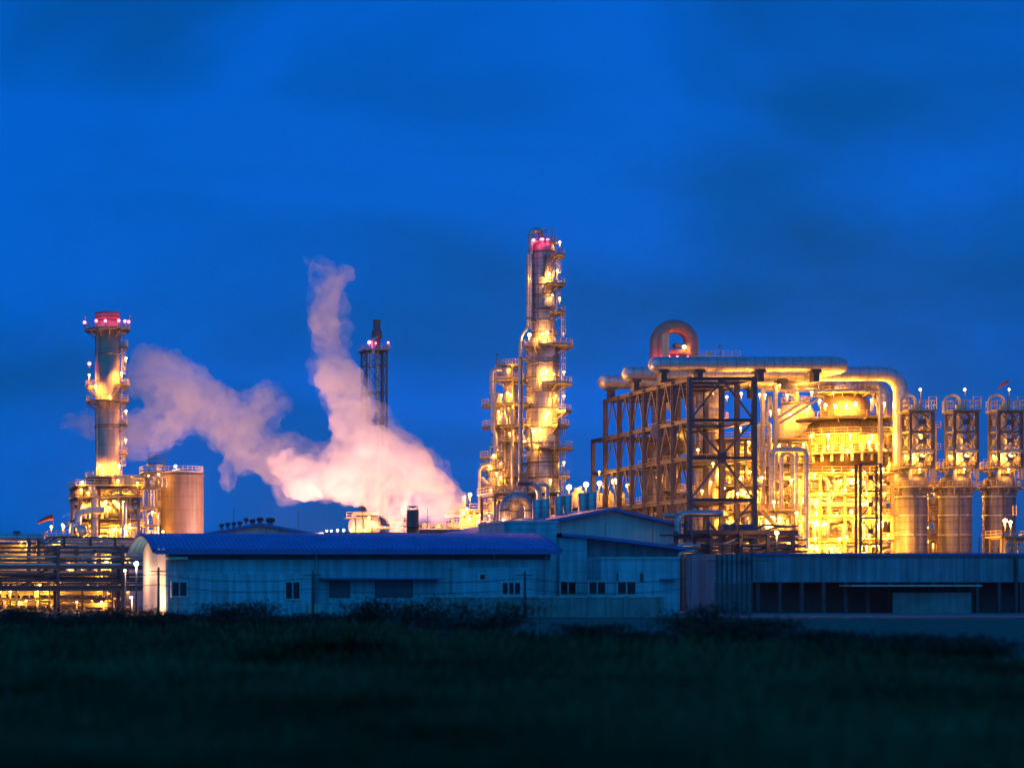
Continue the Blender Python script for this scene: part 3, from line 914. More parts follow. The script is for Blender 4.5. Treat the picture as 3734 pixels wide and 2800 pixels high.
rk = pipe_rack('pipe_rack', 'long multi-tier rack of dark horizontal pipes in front of the left plant', -260, 520, 262, 5, (-230, -40, 212, 447), [(2028, 0.16), (2042, 0.16), (2058, 0.2), (1995, 0.12), (2012, 0.13), (2094, 0.15), (2106, 0.12), (2116, 0.17), (2126, 0.12), (2138, 0.12)], 4, (2068, 2148))
rk2 = pipe_rack('pipe_rack', 'upper rack of straight dark pipes behind the left pipe rack, nearest the furnace unit', 200, 545, 345, 4, (235, 330, 420, 515), [(1966, 0.22), (1978, 0.2), (1990, 0.2), (2004, 0.18)], 3, (2012,))
# air coolers: slanted louvred boxes on the rack
def air_cooler(x, y, w_, h_, label, D=300):
    t = thing('air_cooler', label, 'cooler', W(x, 2170, D), 'louvred air coolers behind the left rack')
    a = W(x, y, D)
    ww, hh = S(w_, D), S(h_, D)
    mb = MB().box(a.x - ww/2, a.x + ww/2, D, D + 3.5, a.z - hh/2, a.z + hh/2)
    part(mb, 'casing', 'steel', t)
    l = MB()
    for i in range(5):
        for j in range(7):
            px_ = a.x - ww/2 + ww*(j + 0.5)/7; pz_ = a.z - hh/2 + hh*(i + 0.5)/5
            l.box(px_ - ww/18, px_ + ww/18, D - 0.05, D - 0.003, pz_ - hh/15, pz_ + hh/15)
    part(l, 'louvre', 'frame_dark', t)
    for dx in (-0.4, 0.4):
        part(MB().bar((a.x + ww*dx, D + 1.5, 0), (a.x + ww*dx, D + 1.5, a.z - hh/2), 0.35), 'leg', 'steel', t)
    part(MB().box(a.x + ww/2 + 0.02, a.x + ww/2 + 2.0, D - 0.3, D + 3.5, a.z - hh*0.7, a.z + hh*0.55), 'plenum', 'concrete', t)
    return t
air_cooler(192, 2012, 52, 30, 'louvred grey air cooler box further left behind the rack')
air_cooler(258, 2008, 58, 34, 'louvred grey air cooler box nearer the furnace unit behind the rack')

# street and yard lamp posts, one shape then copies of the mesh
def lamp_post(x, y, D, label, power=2500, col=SOD, size=0.4, cat='lamp post', group='lamp posts around the yard', off=None):
    p = W(x, y, D)
    t = thing('lamp_post', label, cat, (p.x, p.y, 0), group)
    part(MB().tube([(p.x, p.y, 0), (p.x, p.y, p.z + 0.1)], [0.14, 0.09], 8), 'pole', 'steel_dark', t)
    lamp(t, p, power, col, size, 0.0, offset=off)
    return t
lamp_post(497, 2055, 240, 'white floodlight post at the right end of the left pipe rack', 2200, WHT, 0.42)
lamp_post(321, 2108, 292, 'sodium lamp post in the middle behind the left pipe rack', 4200, SOD, 0.45)
lamp_post(145, 2131, 276, 'small sodium lamp post low behind the left pipe rack', 2600, SOD, 0.3)
lamp_post(216, 2126, 276, 'small sodium lamp post under the rack, between two others', 2600, SOD, 0.26)
lamp_post(38, 2154, 276, 'lowest sodium lamp post near the left picture edge', 3600, SOD, 0.32)
lamp_post(366, 1958, 360, 'sodium lamp post in front of the furnace unit base', 3400, SOD, 0.45)
lamp_post(478, 2178, 203, 'low lamp post added to light the end wall of the long shed', 5500, (1.0, 0.50, 0.22), 0.2, off=(0.7, 0, -0.3))  # added lamp, brightens the foot of the end wall
lamp_post(455, 2080, 214, 'taller lamp post added to light the end wall corner of the long shed', 2500, (1.0, 0.50, 0.2), 0.2, off=(0.6, 0, -0.3))  # second added lamp for the same end wall
lamp_post(95, 2190, 240, 'short sodium lamp post by the fence at far left', 1600, SOD, 0.2)
lamp_post(280, 2195, 240, 'short sodium lamp post by the fence near the shed', 1600, SOD, 0.2)
# boundary fence and low buildings seen between the rack's legs
D = 300.0
lb = thing('service_building', 'low building lit from the yard far behind the left pipe rack', 'building', W(200, 2170, D + 5))
part(MB().box(XX(-300, D), XX(460, D), D, D + 9, 0, ZZ(2086, D)), 'wall', 'tank_shell', lb)
for i in range(15):
    x = -280 + i*50
    part(MB().box(XX(x, D), XX(x + 22, D), D - 0.06, D - 0.003, ZZ(2215, D), ZZ(2150, D)), 'door', 'frame_dark', lb)
part(MB().box(XX(-300, D), XX(465, D), D - 1.0, D + 9, ZZ(2086, D) + 0.003, ZZ(2080, D)), 'roof', 'steel', lb)
process_unit('pump_station', 'low golden lit pump station of pipes and frames under and behind the left pipe rack', [XX(x, 278) for x in (-180, -60, 60, 180, 300, 410)], [278, 283], [ZZ(y, 278) for y in (2178, 2138, 2085)], 0.25, 'steel_dark', (2,), (), True, 91, 90, 10, 24, 2200, (0.08, 0.22), lsize=0.22)

# ------------------------------------------------------------------ lattice flare mast
D = 450.0
fm = thing('flare_mast', 'slim lattice mast with two riser pipes and a red lit platform on top', 'mast', (XX(1368, D), D + 3, 0))
mx0, mx1 = XX(1337, D), XX(1411, D)
zt = ZZ(1278, D)
lv = [ZZ(y, D) for y in (1930, 1846, 1763, 1680, 1630, 1530, 1430, 1330, 1278)]
lattice(fm, mx0, mx1, D, D + 4.8, 0, lv, 0.34, 0.17, 'steel_dark')
part(MB().tube([W(1377, 2170, D + 2), W(1377, 1250, D + 2)], RR(13, 1377, D), 14), 'riser_pipe', 'clad_riser', fm)
part(MB().tube([W(1396, 2170, D + 1), W(1396, 1285, D + 1)], RR(9, 1396, D), 12), 'riser_pipe', 'pipe_dark', fm)
z = zt
pl = part(MB().box(mx0 - 0.6, mx1 + 0.6, D - 0.8, D + 5.6, z, z + 0.25), 'platform', 'deck_plate', fm)
part(MB().rail([(mx0 - 0.5, D + 5.5, z + 0.25), (mx0 - 0.5, D - 0.7, z + 0.25), (mx1 + 0.5, D - 0.7, z + 0.25), (mx1 + 0.5, D + 5.5, z + 0.25)]), 'handrail', 'galv', pl)
for dx, dy in ((0.5, -0.4), (2.2, 1.0), (mx1 - mx0 + 0.2, -0.3)):
    lamp(fm, (mx0 + dx, D + dy, z + 1.7), 1500 if dx < 1 else 600, REDC, 0.5 if dx < 1 else 0.28, 1.3)
tcx_ = XX(1382, D)
part(MB().lathe(tcx_, D + 2, [(0.7, zt + 0.3), (0.7, ZZ(1235, D)), (1.15, ZZ(1230, D)), (1.15, ZZ(1205, D)), (0.75, ZZ(1197, D)), (0.75, ZZ(1170, D)), (0.9, ZZ(1168, D)), (0.9, ZZ(1163, D)), (0.6, ZZ(1163, D))], 18), 'flare_tip', 'steel', fm)
part(MB().tube([W(1361, 1290, D - 0.4), W(1361, 1236, D - 0.4), W(1372, 1230, D + 1)], 0.4, 10, 0.6), 'pilot_pipe', 'pipe_silver', fm)
part(MB().ladder((XX(1350, D), D + 0.5, 20), zt, 0.6, (0, -1, 0)), 'caged_ladder', 'galv', fm)
for y in (1431, 1632):
    part(MB().box(XX(1338, D), XX(1362, D), D - 0.2, D + 1.6, ZZ(y, D), ZZ(y, D) + 0.2).rail([W(1338, y, D - 0.1), W(1362, y, D - 0.1)]), 'rest_platform', 'steel', fm)
for x in (1383, 1388):
    part(MB().bar((XX(x, D), D + 4, 10), (XX(x, D), D + 4, zt), 0.1), 'conduit', 'steel_dark', fm)
for (x, y) in ((1297, 1915), (1342, 1915)):
    part(MB().bar(W(x, 2170, D - 4), W(1322, 1800, D - 0.3), 0.5), 'raker_leg', 'steel', fm)

# horizontal drum and bulb-lit roof between shed and mast
D = 400.0
hd = thing('horizontal_drum', 'bright yellow lit horizontal vessel with railed top below the lattice mast', 'vessel', W(1325, 2170, D))
part(MB().drum(W(1287, 1918, D), W(1372, 1918, D), S(30, D), 24, 0.55), 'shell', 'cream', hd)
for x in (1290, 1320, 1350):
    mb = MB()
    mb.lathe(0, 0, [], 4) if False else None
    q = W(x, 1918, D)
    mb.tube([q - Vector((0.12, 0, 0)), q + Vector((0.12, 0, 0))], S(30.8, D), 24)
    part(mb, 'band', 'steel', hd)
for x in (1300, 1360):
    part(MB().box(XX(x, D) - 0.4, XX(x, D) + 0.4, D - 1.2, D + 1.2, 0, ZZ(1944, D)), 'saddle', 'concrete', hd)
o = part(MB().box(XX(1262, D), XX(1382, D), D - 0.2, D + 2.0, ZZ(1888, D) - 0.15, ZZ(1888, D)), 'platform', 'deck_plate', hd)
part(MB().rail([W(1264, 1888, D - 0.1), W(1380, 1888, D - 0.1)]), 'handrail', 'rail_paint', o)
part(MB().tube([W(1290, 1895, D + 1), W(1290, 1876, D + 1), W(1300, 1872, D + 1), W(1378, 1872, D + 1)], 0.45, 10, 0.8), 'vapour_pipe', 'pipe_silver', hd)
for x, y, pw in ((1345, 1886, 2600), (1280, 1932, 3000), (1360, 1905, 3600), (1330, 1932, 2200)):
    lamp(hd, W(x, y, D - S(32, D)), pw, SOD, 0.34, 1.0)
D = 370.0
lr = thing('long_tank_roof', 'long dark low roof strung with four small warm lamps left of the yellow vessel', 'building', W(1290, 2170, D + 6))
part(MB().box(XX(1180, D), XX(1560, D), D, D + 12, 0, ZZ(1946, D)), 'wall', 'steel', lr)
part(MB().box(XX(1176, D), XX(1562, D), D - 0.6, D + 12.2, ZZ(1946, D) + 0.003, ZZ(1941, D)), 'roof', 'steel_dark', lr)
for x in (1192, 1208, 1231, 1253):
    lamp(lr, W(x, 1935 - (x > 1220)*2, D + 1), 700, WHT, 0.22 + (x - 1190)*0.002, 1.0)
part(MB().bar(W(1187, 1941, D), W(1187, 1924, D), 0.06), 'lightning_rod', 'steel_dark', lr)
part(MB().bar(W(1410, 1941, D), W(1410, 1918, D), 0.06), 'lightning_rod', 'steel_dark', lr)

# short capped stack
D = 330.0
ss = thing('capped_stack', 'short dark vertical stack with a conical rain cap on thin posts', 'chimney', W(1505, 2170, D))
c_ = W(1505, 2170, D); r = RR(45, 1505, D)
part(MB().lathe(c_.x, c_.y, [(r, 0), (r, ZZ(1859, D)), (r*0.9, ZZ(1859, D)), (r*0.9, ZZ(1870, D))], 24).lathe(c_.x, c_.y, [(r + 0.01, ZZ(1921, D)), (r + 0.5, ZZ(1921, D)), (r + 0.5, ZZ(1917, D)), (r + 0.01, ZZ(1917, D))], 24), 'shell', 'tank_shell', ss)
cap = MB().lathe(c_.x, c_.y, [(0.05, ZZ(1853, D)), (r*0.62, ZZ(1847, D)), (r*0.62, ZZ(1846, D)), (0.05, ZZ(1846, D))], 20)
for a in (20, 110, 200, 290):
    q = on_ring(c_.x, c_.y, r*0.96, a, ZZ(1862, D)); q2 = on_ring(c_.x, c_.y, r*0.96, a, ZZ(1845, D))
    cap.bar(q, q2, 0.1).bar(q2, (c_.x, c_.y, ZZ(1846, D)), 0.08)
part(cap, 'rain_cap', 'steel_dark', ss)

# low structures around
D = 395.0
process_unit('pump_structure', 'low row of thin posts, frames and pipes behind the short capped stack', [XX(x, D) for x in (1548, 1590, 1625, 1660)], [D, D + 6], zl((1985, 1930, 1908), D), 0.3, 'galv', (0, 1), (1,), True, 31, 14, 3, 6, 1600, lsize=0.22)
process_unit('pump_structure', 'small lit frame just left of the short capped stack', [XX(x, D) for x in (1447, 1478)], [D, D + 5], zl((1985, 1935, 1905), D), 0.3, 'galv', (0, 1, 2), (2,), False, 33, 10, 2, 6, 2000, lsize=0.26)
part_pipe = thing('transfer_pipe', 'long dark horizontal pipe running behind the long shed roof', 'pipe', W(1600, 2170, 360))
part(MB().tube([W(1500, 1938, 360), W(1780, 1938, 360)], S(8, 360), 12), 'run', 'pipe_dark', part_pipe)
for x in (1560, 1640, 1720):
    part(MB().box(XX(x, 360) - 0.2, XX(x, 360) + 0.2, 359.8, 360.2, 0, ZZ(1944, 360)), 'support_post', 'steel', part_pipe)
D = 380.0
su = process_unit('scrubber_unit', 'small yellow lit railed vessel platform where the steam jet starts', [XX(x, D) for x in (1684, 1728, 1768)], [D, D + 6], zl((1990, 1915, 1860), D), 0.35, 'rail_paint', (0, 1, 2), (1, 2), True, 41, 16, 2, 8, 2600, lsize=0.3)
part(MB().drum(W(1715, 1935, D + 2), W(1715, 1880, D + 2), 1.9), 'upright_vessel', 'cream', su)
part(MB().drum(W(1700, 1990, D + 1), W(1700, 1945, D + 1), 1.5), 'upright_vessel', 'cream', su)
part(MB().tube([W(1691, 1880, D), W(1691, 1806, D)], 0.35, 10), 'vent_pipe', 'pipe_silver', su)
part(MB().tube([W(1750, 1940, D - 1), W(1750, 1905, D - 1), W(1765, 1890, D - 1), W(1785, 1890, D - 1), W(1790, 1950, D - 1)], 0.75, 12, 1.5), 'elbow_pipe', 'clad_riser', su)
lamp(su, W(1714, 1803, D - 0.5), 3800, SOD, 0.52, 3.4)
for x, y in ((1702, 1855), (1712, 1890), (1756, 1905), (1782, 1882)):
    lamp(su, W(x, y, D - 1.4), 2600, SOD, 0.36, 1.0)

# ------------------------------------------------------------------ auxiliary columns left of the main tower
D = 405.0
ac = thing('auxiliary_column', 'shorter column wrapped in lit platforms and pipes, immediately left of the main tower', 'tower', (XX(1860, D), D, 0))
ax = XX(1860, D); ar = RR(50, 1860, D)
part(MB().lathe(ax, D, [(ar, 0), (ar, ZZ(1400, D)), (ar*0.85, ZZ(1392, D)), (ar*0.5, ZZ(1387, D)), (0.02, ZZ(1385, D))], 32), 'shell', 'clad_tower', ac)
part(MB().lathe(XX(1812, D), D - 1, [(ar*0.55, 0), (ar*0.55, ZZ(1440, D)), (0.02, ZZ(1432, D))], 20), 'slim_shell', 'clad_riser', ac)
for y, w0, a0, a1 in ((1335, 1.2, 120, 420), (1385, 2.0, 170, 380), (1478, 2.9, 160, 390), (1556, 2.9, 170, 380), (1614, 2.2, 160, 380), (1738, 1.8, 170, 370)):
    ring_platform(ac, ax, D, ZZ(y, D), ar*0.98 if y > 1386 else 0.3, ar + w0 + (1.2 if 1400 < y < 1600 else 0), a0, a1)
part(MB().tube([W(1812, 1440, D - 3), W(1792, 1440, D - 3), W(1792, 1357, D - 3), W(1806, 1345, D - 3), W(1830, 1345, D - 3)], RR(17, 1800, D), 12, 1.6), 'overhead_pipe', 'clad_riser', ac)
part(MB().tube([W(1797, 1440, D - 4), W(1797, 1570, D - 4), W(1806, 1580, D - 4), W(1806, 2100, D - 4)], 0.42, 10, 0.8), 'downcomer', 'pipe_silver', ac)
part(MB().tube([W(1846, 1485, D - 3.2), W(1846, 1510, D - 3.2), W(1853, 1525, D - 3.2), W(1853, 1555, D - 3.2)], RR(14, 1850, D), 12, 1.0), 'bypass_pipe', 'clad_riser', ac)
part(MB().tube([W(1846, 1520, D - 3.6), W(1862, 1510, D - 3.6), W(1862, 1550, D - 3.6)], RR(10, 1850, D), 10, 0.9), 'bypass_pipe', 'pipe_silver', ac)
part(MB().tube([W(1868, 1490, D - 3.4), W(1868, 1780, D - 3.4)], 0.3, 8), 'downcomer', 'pipe_silver', ac)
for x0_, x1_, y0_, y1_ in ((1808, 1876, 1560, 1470), (1806, 1870, 1470, 1375), (1808, 1868, 1330, 1385)):
    part(MB().bar(W(x0_, y0_, D - 4.2), W(x0_, y1_, D - 4.2), 0.22).bar(W(x1_, y0_, D - 4.2), W(x1_, y1_, D - 4.2), 0.22).bar(W(x0_, y1_, D - 4.2), W(x1_, y1_, D - 4.2), 0.25), 'access_frame', 'rail_paint', ac)
part(MB().lathe(XX(1832, D), D - 1.5, [(1.3, ZZ(1385, D)), (1.3, ZZ(1348, D)), (0.02, ZZ(1342, D))], 18), 'top_drum', 'clad_riser', ac)
part(MB().bar(W(1811, 1335, D), W(1811, 1292, D), 0.1).lathe(XX(1814, D), D, [(0.02, ZZ(1296, D)), (0.35, ZZ(1294, D)), (0.02, ZZ(1289, D))], 8), 'lightning_rod', 'steel_dark', ac)
for (x, y, pw) in ((1868, 1333, 1400), (1850, 1432, 4000), (1828, 1440, 3000), (1862, 1440, 2500), (1818, 1500, 2600), (1822, 1520, 1800), (1858, 1580, 1200), (1812, 1640, 1500), (1826, 1690, 1500), (1826, 1740, 2600), (1870, 1480, 1800)):
    lamp(ac, W(x, y, D - ar - 1.6), pw, SOD, 0.3, 1.3)
for y0_, y1_ in ((1556, 1480), (1614, 1558), (1738, 1616), (1900, 1740)):
    part(MB().ladder(W(1835, y0_, D - ar - 1.0), ZZ(y1_, D), 0.6), 'caged_ladder', 'rail_paint', ac)
D = 398.0
sc_ = thing('slim_column', 'slim lit column with a hooked elbow pipe, leftmost of the tower cluster', 'tower', (XX(1793, D), D, 0))
qx = XX(1792, D); qr = RR(26, 1792, D)
part(MB().lathe(qx, D, [(qr, 0), (qr, ZZ(1690, D)), (qr*0.6, ZZ(1680, D)), (0.02, ZZ(1677, D))], 24), 'shell', 'cream', sc_)
part(MB().tube([W(1748, 2000, D - 1), W(1748, 1712, D - 1), W(1762, 1697, D - 1), W(1788, 1697, D - 1)], RR(12, 1748, D), 12, 2.2), 'hooked_pipe', 'pipe_silver', sc_)
part(MB().tube([W(1757, 1740, D - 1), W(1775, 1765, D - 1), W(1786, 1765, D - 1)], 0.35, 8, 0.6), 'branch_pipe', 'pipe_silver', sc_)
for y, a0, a1 in ((1668, 160, 380), (1712, 170, 370), (1775, 170, 370), (1835, 160, 380)):
    ring_platform(sc_, qx, D, ZZ(y, D), qr*0.9, qr + 1.5, a0, a1)
part(MB().bar(W(1788, 1668, D - 2.5), W(1788, 1628, D - 2.5), 0.2).bar(W(1812, 1668, D - 2.5), W(1812, 1628, D - 2.5), 0.2).bar(W(1788, 1628, D - 2.5), W(1812, 1628, D - 2.5), 0.2), 'access_frame', 'rail_paint', sc_)
for (x, y, pw) in ((1800, 1660, 2000), (1785, 1700, 1800), (1810, 1725, 2200), (1790, 1785, 2600), (1806, 1830, 2600), (1775, 1860, 2500), (1800, 1900, 3600)):
    lamp(sc_, W(x, y, D - qr - 1.5), pw, SOD, 0.3, 1.0)

# ------------------------------------------------------------------ main fractionating tower
D = 402.0
mt = thing('main_tower', 'tallest banded silver tower with many lit platforms and red lights at its domed top', 'tower', (XX(1979, D), D, 0))
tx = XX(1979, D); r1 = RR(121, 1979, D); r2 = RR(86, 1979, D)
zs1, zs2, ztop = ZZ(1262, D), ZZ(1228, D), ZZ(905, D)
part(MB().lathe(tx, D, [(r1, 0), (r1, zs1), (r2, zs2), (r2, ztop), (r2*0.92, ZZ(893, D)), (r2*0.7, ZZ(880, D)), (r2*0.4, ZZ(872, D)), (0.02, ZZ(869, D))], 48), 'shell', 'clad_tower', mt)
rings(mt, tx, D, [(r2 if y < 1230 else r1, ZZ(y, D)) for y in (920, 1040, 1078, 1131, 1172, 1215, 1264, 1326, 1378, 1432, 1490, 1560, 1640, 1686, 1742, 1800)], 'band', 'steel')
for y in (1108, 1290, 1600):
    rr = r2 if y < 1230 else r1
    q = on_ring(tx, D, rr - 0.1, 278, ZZ(y, D))
    part(MB().tube([q, (q[0], q[1] - 0.7, q[2])], 0.85, 16), 'manway', 'clad_riser', mt)
plats = [(937, 290, 375, 2.0), (1043, 262, 372, 2.0), (1143, 290, 372, 2.1), (1265, 245, 375, 2.6), (1265, 185, 232, 1.8), (1402, 250, 378, 2.4), (1503, 305, 378, 2.3), (1555, 285, 372, 1.9), (1637, 245, 378, 2.6), (1620, 190, 250, 1.9), (1740, 320, 378, 2.0), (1850, 200, 372, 2.4)]
for y, a0, a1, wd in plats:
    rr = r2 if y < 1200 else r1
    ring_platform(mt, tx, D, ZZ(y, D), rr, rr + wd, a0, a1, 'galv')
ring_platform(mt, tx, D, ZZ(888, D), r2*0.72, r2 + 0.5, 0, 360, 'galv', False)
top = MB()
for a in (60, 150, 240, 330):
    top.bar(on_ring(tx, D, 1.9, a, ZZ(890, D)), on_ring(tx, D, 1.9, a, ZZ(838, D)), 0.14)
for z in (ZZ(862, D), ZZ(838, D)):
    for a in (60, 150, 240, 330):
        top.bar(on_ring(tx, D, 1.9, a, z), on_ring(tx, D, 1.9, a + 90, z), 0.12)
part(top, 'top_cage', 'galv', mt)
part(MB().tube([(tx - 0.4, D, ZZ(872, D)), (tx - 0.4, D, ZZ(850, D)), (tx - 1.2, D - 1.5, ZZ(843, D)), (tx - r2 - 0.7, D - 1.5, ZZ(850, D)), (tx - r2 - 0.7, D - 1.5, ZZ(930, D))], 0.55, 12, 1.3), 'vapour_line', 'clad_riser', mt)
for xo, yy in ((1924, 930), (1934, 915)):
    part(MB().tube([W(xo, yy, D - 2.2), W(xo, 1188, D - 2.2), W(xo - 2, 1196, D - 2.2), W(1896 + (xo - 1924), 1228, D - 3), W(1896 + (xo - 1924), 2000, D - 3)] if xo == 1924 else [W(xo, yy, D - 2.2), W(xo, 1200, D - 2.2)], RR(12 if xo == 1924 else 8, xo, D), 12, 1.2), 'overhead_line', 'clad_riser', mt)
part(MB().tube([W(1904, 1300, D - 3.4), W(1904, 1980, D - 3.4)], RR(8, 1904, D), 10), 'downcomer', 'pipe_dark', mt)
for y in (1160, 1305, 1395, 1470, 1540, 1690):
    part(MB().bar(W(1900 if y > 1200 else 1922, y, D - 3), (tx - r1*0.85 if y > 1200 else tx - r2*0.8, D - 1.0, ZZ(y + 18, D)), 0.25).bar(W(1896 if y > 1200 else 1918, y, D - 3.3), W(1922 if y > 1200 else 1938, y, D - 3.3), 0.3), 'pipe_bracket', 'steel_dark', mt)
for x in (1962, 2016):
    part(MB().bar(W(x, 1010, D - r1 - 0.1), W(x, 1960, D - r1 - 0.1), 0.16), 'conduit', 'steel', mt)
part(MB().tube([W(1988, 1010, D - r2 - 0.3), W(1988, 930, D - r2 - 0.3)], 0.25, 8), 'conduit', 'pipe_dark', mt)
for y0_, y1_ in ((1043, 940), (1143, 1045), (1265, 1145), (1402, 1267), (1503, 1404), (1637, 1505), (1740, 1640), (1850, 1742)):
    rr = (r2 if y0_ < 1200 else r1) + 0.5
    q = on_ring(tx, D, rr, 330, ZZ(y0_, D))
    part(MB().ladder(q, ZZ(y1_, D) + 1, 0.6, (math.cos(math.radians(330)), math.sin(math.radians(330)), 0)), 'caged_ladder', 'galv', mt)
part(MB().tube([W(1935, 1560, D - r1 - 0.4), W(1938, 1575, D - r1 - 1.0), W(1938, 1655, D - r1 - 1.0), W(1920, 1660, D - r1 - 1.0), W(1903, 1660, D - 3.5)], RR(10, 1935, D), 10, 1.2), 'draw_off_pipe', 'clad_riser', mt)
part(MB().tube([W(1898, 1630, D - r1 - 0.8), W(1898, 1780, D - r1 - 0.8)], RR(9, 1898, D), 10), 'draw_off_pipe', 'pipe_dark', mt)
part(MB().box(XX(2026, D), XX(2052, D), D - 2.2, D - 1.9, ZZ(1203, D), ZZ(1200, D)).bar(W(2028, 1225, D - 2), W(2045, 1203, D - 2), 0.12).bar(W(2028, 1230, D - 2), W(2028, 1200, D - 2), 0.14), 'davit', 'steel_dark', mt)
fl = [  # x, y, watts, bulb size, post
    (2003, 1008, 5200, 0.45, 1.5), (2016, 1085, 1600, 0.25, 1.5), (1996, 1222, 5200, 0.42, 1.6), (1978, 1228, 2600, 0.3, 1.4), (1994, 1362, 6000, 0.48, 1.6), (1976, 1370, 3000, 0.34, 1.4),
    (2030, 1450, 2600, 0.3, 1.5), (2000, 1512, 5200, 0.44, 1.6), (1952, 1574, 5200, 0.42, 1.6), (1972, 1572, 2800, 0.3, 1.4), (2022, 1372, 1200, 0.24, 1.4), (1950, 1620, 1600, 0.28, 1.0), (1925, 1610, 2000, 0.3, 1.2), (2035, 1500, 800, 0.2, 1.2)]
for x, y, pw, s, po in fl:
    rr = r2 if y < 1200 else r1
    aa = math.degrees(math.acos(max(-0.95, min(0.95, (XX(x, D - rr - 1.2) - tx)/(rr + 1.2)))))
    lamp(mt, on_ring(tx, D, rr + 1.1, -aa, ZZ(y, D)), pw*2.4, SOD, s, po, offset=(0, 0.0, -s*0.62 - 0.25))
for x, y in ((2041, 884), (2032, 988), (2040, 1088), (2056, 1356), (2056, 1444), (2056, 1686), (2054, 1215)):
    lamp(mt, W(x, y, D - 1.0), 900, SOD, 0.36 if y != 1215 else 0.15, 2.6)
lamp(mt, W(1930, 1221, D - 3.0), 3200, SOD, 0.55, 2.2)
lamp(mt, W(2007, 1752, D - r1 - 2), 2600, SOD, 0.42, 3.5)
for x, y in ((1946, 876), (1976, 874), (1997, 876)):
    lamp(mt, W(x, y, D - r2*0.9), 1700, REDC, 0.46 if x == 1976 else 0.36, 1.2)

# ------------------------------------------------------------------ big arched ducts in front of the tower
D = 330.0
ad = thing('arch_duct', 'huge silver upside-down U duct in front of the tower base', 'duct', W(1885, 2170, D))
rp = RR(41, 1885, D)
def arch(xl, xr, ytop_c, yb, D, n=14):
    xc = (XX(xl, D) + XX(xr, D))/2; R_ = (XX(xr, D) - XX(xl, D))/2
    zc = ZZ(ytop_c, D) - R_
    return [(XX(xl, D), D, ZZ(yb, D))] + [(xc - R_*math.cos(PI*i/n), D, zc + R_*math.sin(PI*i/n)) for i in range(n + 1)] + [(XX(xr, D), D, ZZ(yb, D))]
pts = arch(1840, 1933, 1812, 2100, D)
part(MB().tube(pts, rp, 24), 'arch', 'clad_tower', ad)
part(MB().lathe(XX(1842, D), D, [(rp*1.35, 0), (rp*1.35, ZZ(1925, D)), (rp + 0.02, ZZ(1880, D))], 24), 'flared_leg', 'clad_riser', ad)
for x in (1842, 1931):
    for y in (1862, 1900):
        part(MB().lathe(XX(x, D), D, [(rp + 0.01, ZZ(y, D) - 0.12), (rp + 0.12, ZZ(y, D) - 0.12), (rp + 0.12, ZZ(y, D) + 0.12), (rp + 0.01, ZZ(y, D) + 0.12)], 24), 'flange', 'steel', ad)
D = 350.0
ad2 = thing('arch_duct', 'smaller silver arch pipe looping behind the huge upside-down U duct', 'duct', W(1925, 2170, D))
part(MB().tube(arch(1885, 1967, 1763, 2100, D), RR(20, 1925, D), 18), 'arch', 'clad_riser', ad2)
part(MB().tube(arch(1962, 1996, 1765, 2100, D + 4), RR(16, 1980, D), 14), 'arch', 'pipe_silver', ad2)
part(MB().tube([W(1885, 1765, D - 2), W(1940, 1765, D - 2)], 0.35, 10), 'cross_pipe', 'pipe_dark', ad2)
vs_ = MB()
for i in range(8):
    x = 1893 + i*4.5
    vs_.bar(W(x, 1800, D - 2.5), W(x, 1728, D - 2.5), 0.12)
part(vs_, 'spark_rods', 'steel_dark', ad2)
D = 340.0
bt = thing('dark_silo', 'dark square-ribbed silo seen through the big arch duct', 'silo', W(1888, 2170, D + 4))
part(MB().lathe(XX(1888, D), D + 4, [(2.3, 0), (2.3, ZZ(1835, D)), (0.05, ZZ(1828, D))], 24), 'shell', 'drum_shell', bt)
part(MB().rail([W(1852, 1866, D - 2), W(1925, 1866, D - 2)], 1.2), 'handrail', 'rail_paint', bt)
for (x, y, pw) in ((1846, 1908, 3000), (1874, 1898, 1500), (1880, 1800, 2500), (1835, 1895, 2500)):
    lamp(bt, W(x, y, D - 12 if y > 1880 else D + 1), pw, SOD, 0.3, 2.0)
D = 360.0
tb = process_unit('pump_deck', 'lit pump deck with railings at the foot of the main tower', [XX(x, D) for x in (1805, 1870, 1940, 2025)], [D, D + 8], zl((1995, 1920, 1798), D), 0.4, 'steel', (0, 1, 2), (1, 2), True, 51, 24, 4, 12, 2600, lsize=0.28)

# ------------------------------------------------------------------ big open steel frame
D = 360.0
fx0, fx1 = XX(2514, D), XX(2750, D)
sfm = thing('steel_frame', 'tall open grey steel frame with diagonal braces under the silver headers', 'steel frame', ((fx0+fx1)/2, D + 24, 0))
fd = [360, 367.2, 373.9, 381, 387.5, 394, 401.5]
fz = [ZZ(y, 360) for y in (2060, 1962, 1815, 1662, 1525, 1374)]
for x in (fx0, fx1):
    for i, d in enumerate(fd):
        part(MB().hbar((x, d, 0), (x, d, fz[-1]), 0.75), 'column', 'steel', sfm)
part(MB().hbar((fx0, 408.4, 0), (fx0, 408.4, fz[-2]), 0.7), 'column', 'steel', sfm)
part(MB().hbar((fx1, 408.4, 0), (fx1, 408.4, fz[-2]), 0.7), 'column', 'steel', sfm)
xm = (fx0 + fx1)/2
for k, z in enumerate(fz):
    dl = fd[-1] if k == 5 else 408.4
    for x in (fx0, fx1):
        part(MB().hbar((x, fd[0] + 0.4, z - 0.38), (x, dl, z - 0.38), 0.66), 'beam', 'steel', sfm)
    for d in (fd if k == 5 else fd[::2] + [408.4]):
        part(MB().hbar((fx0 + 0.4, d, z - 0.38), (fx1 - 0.4, d, z - 0.38), 0.6), 'beam', 'steel', sfm)
zp_ = 0
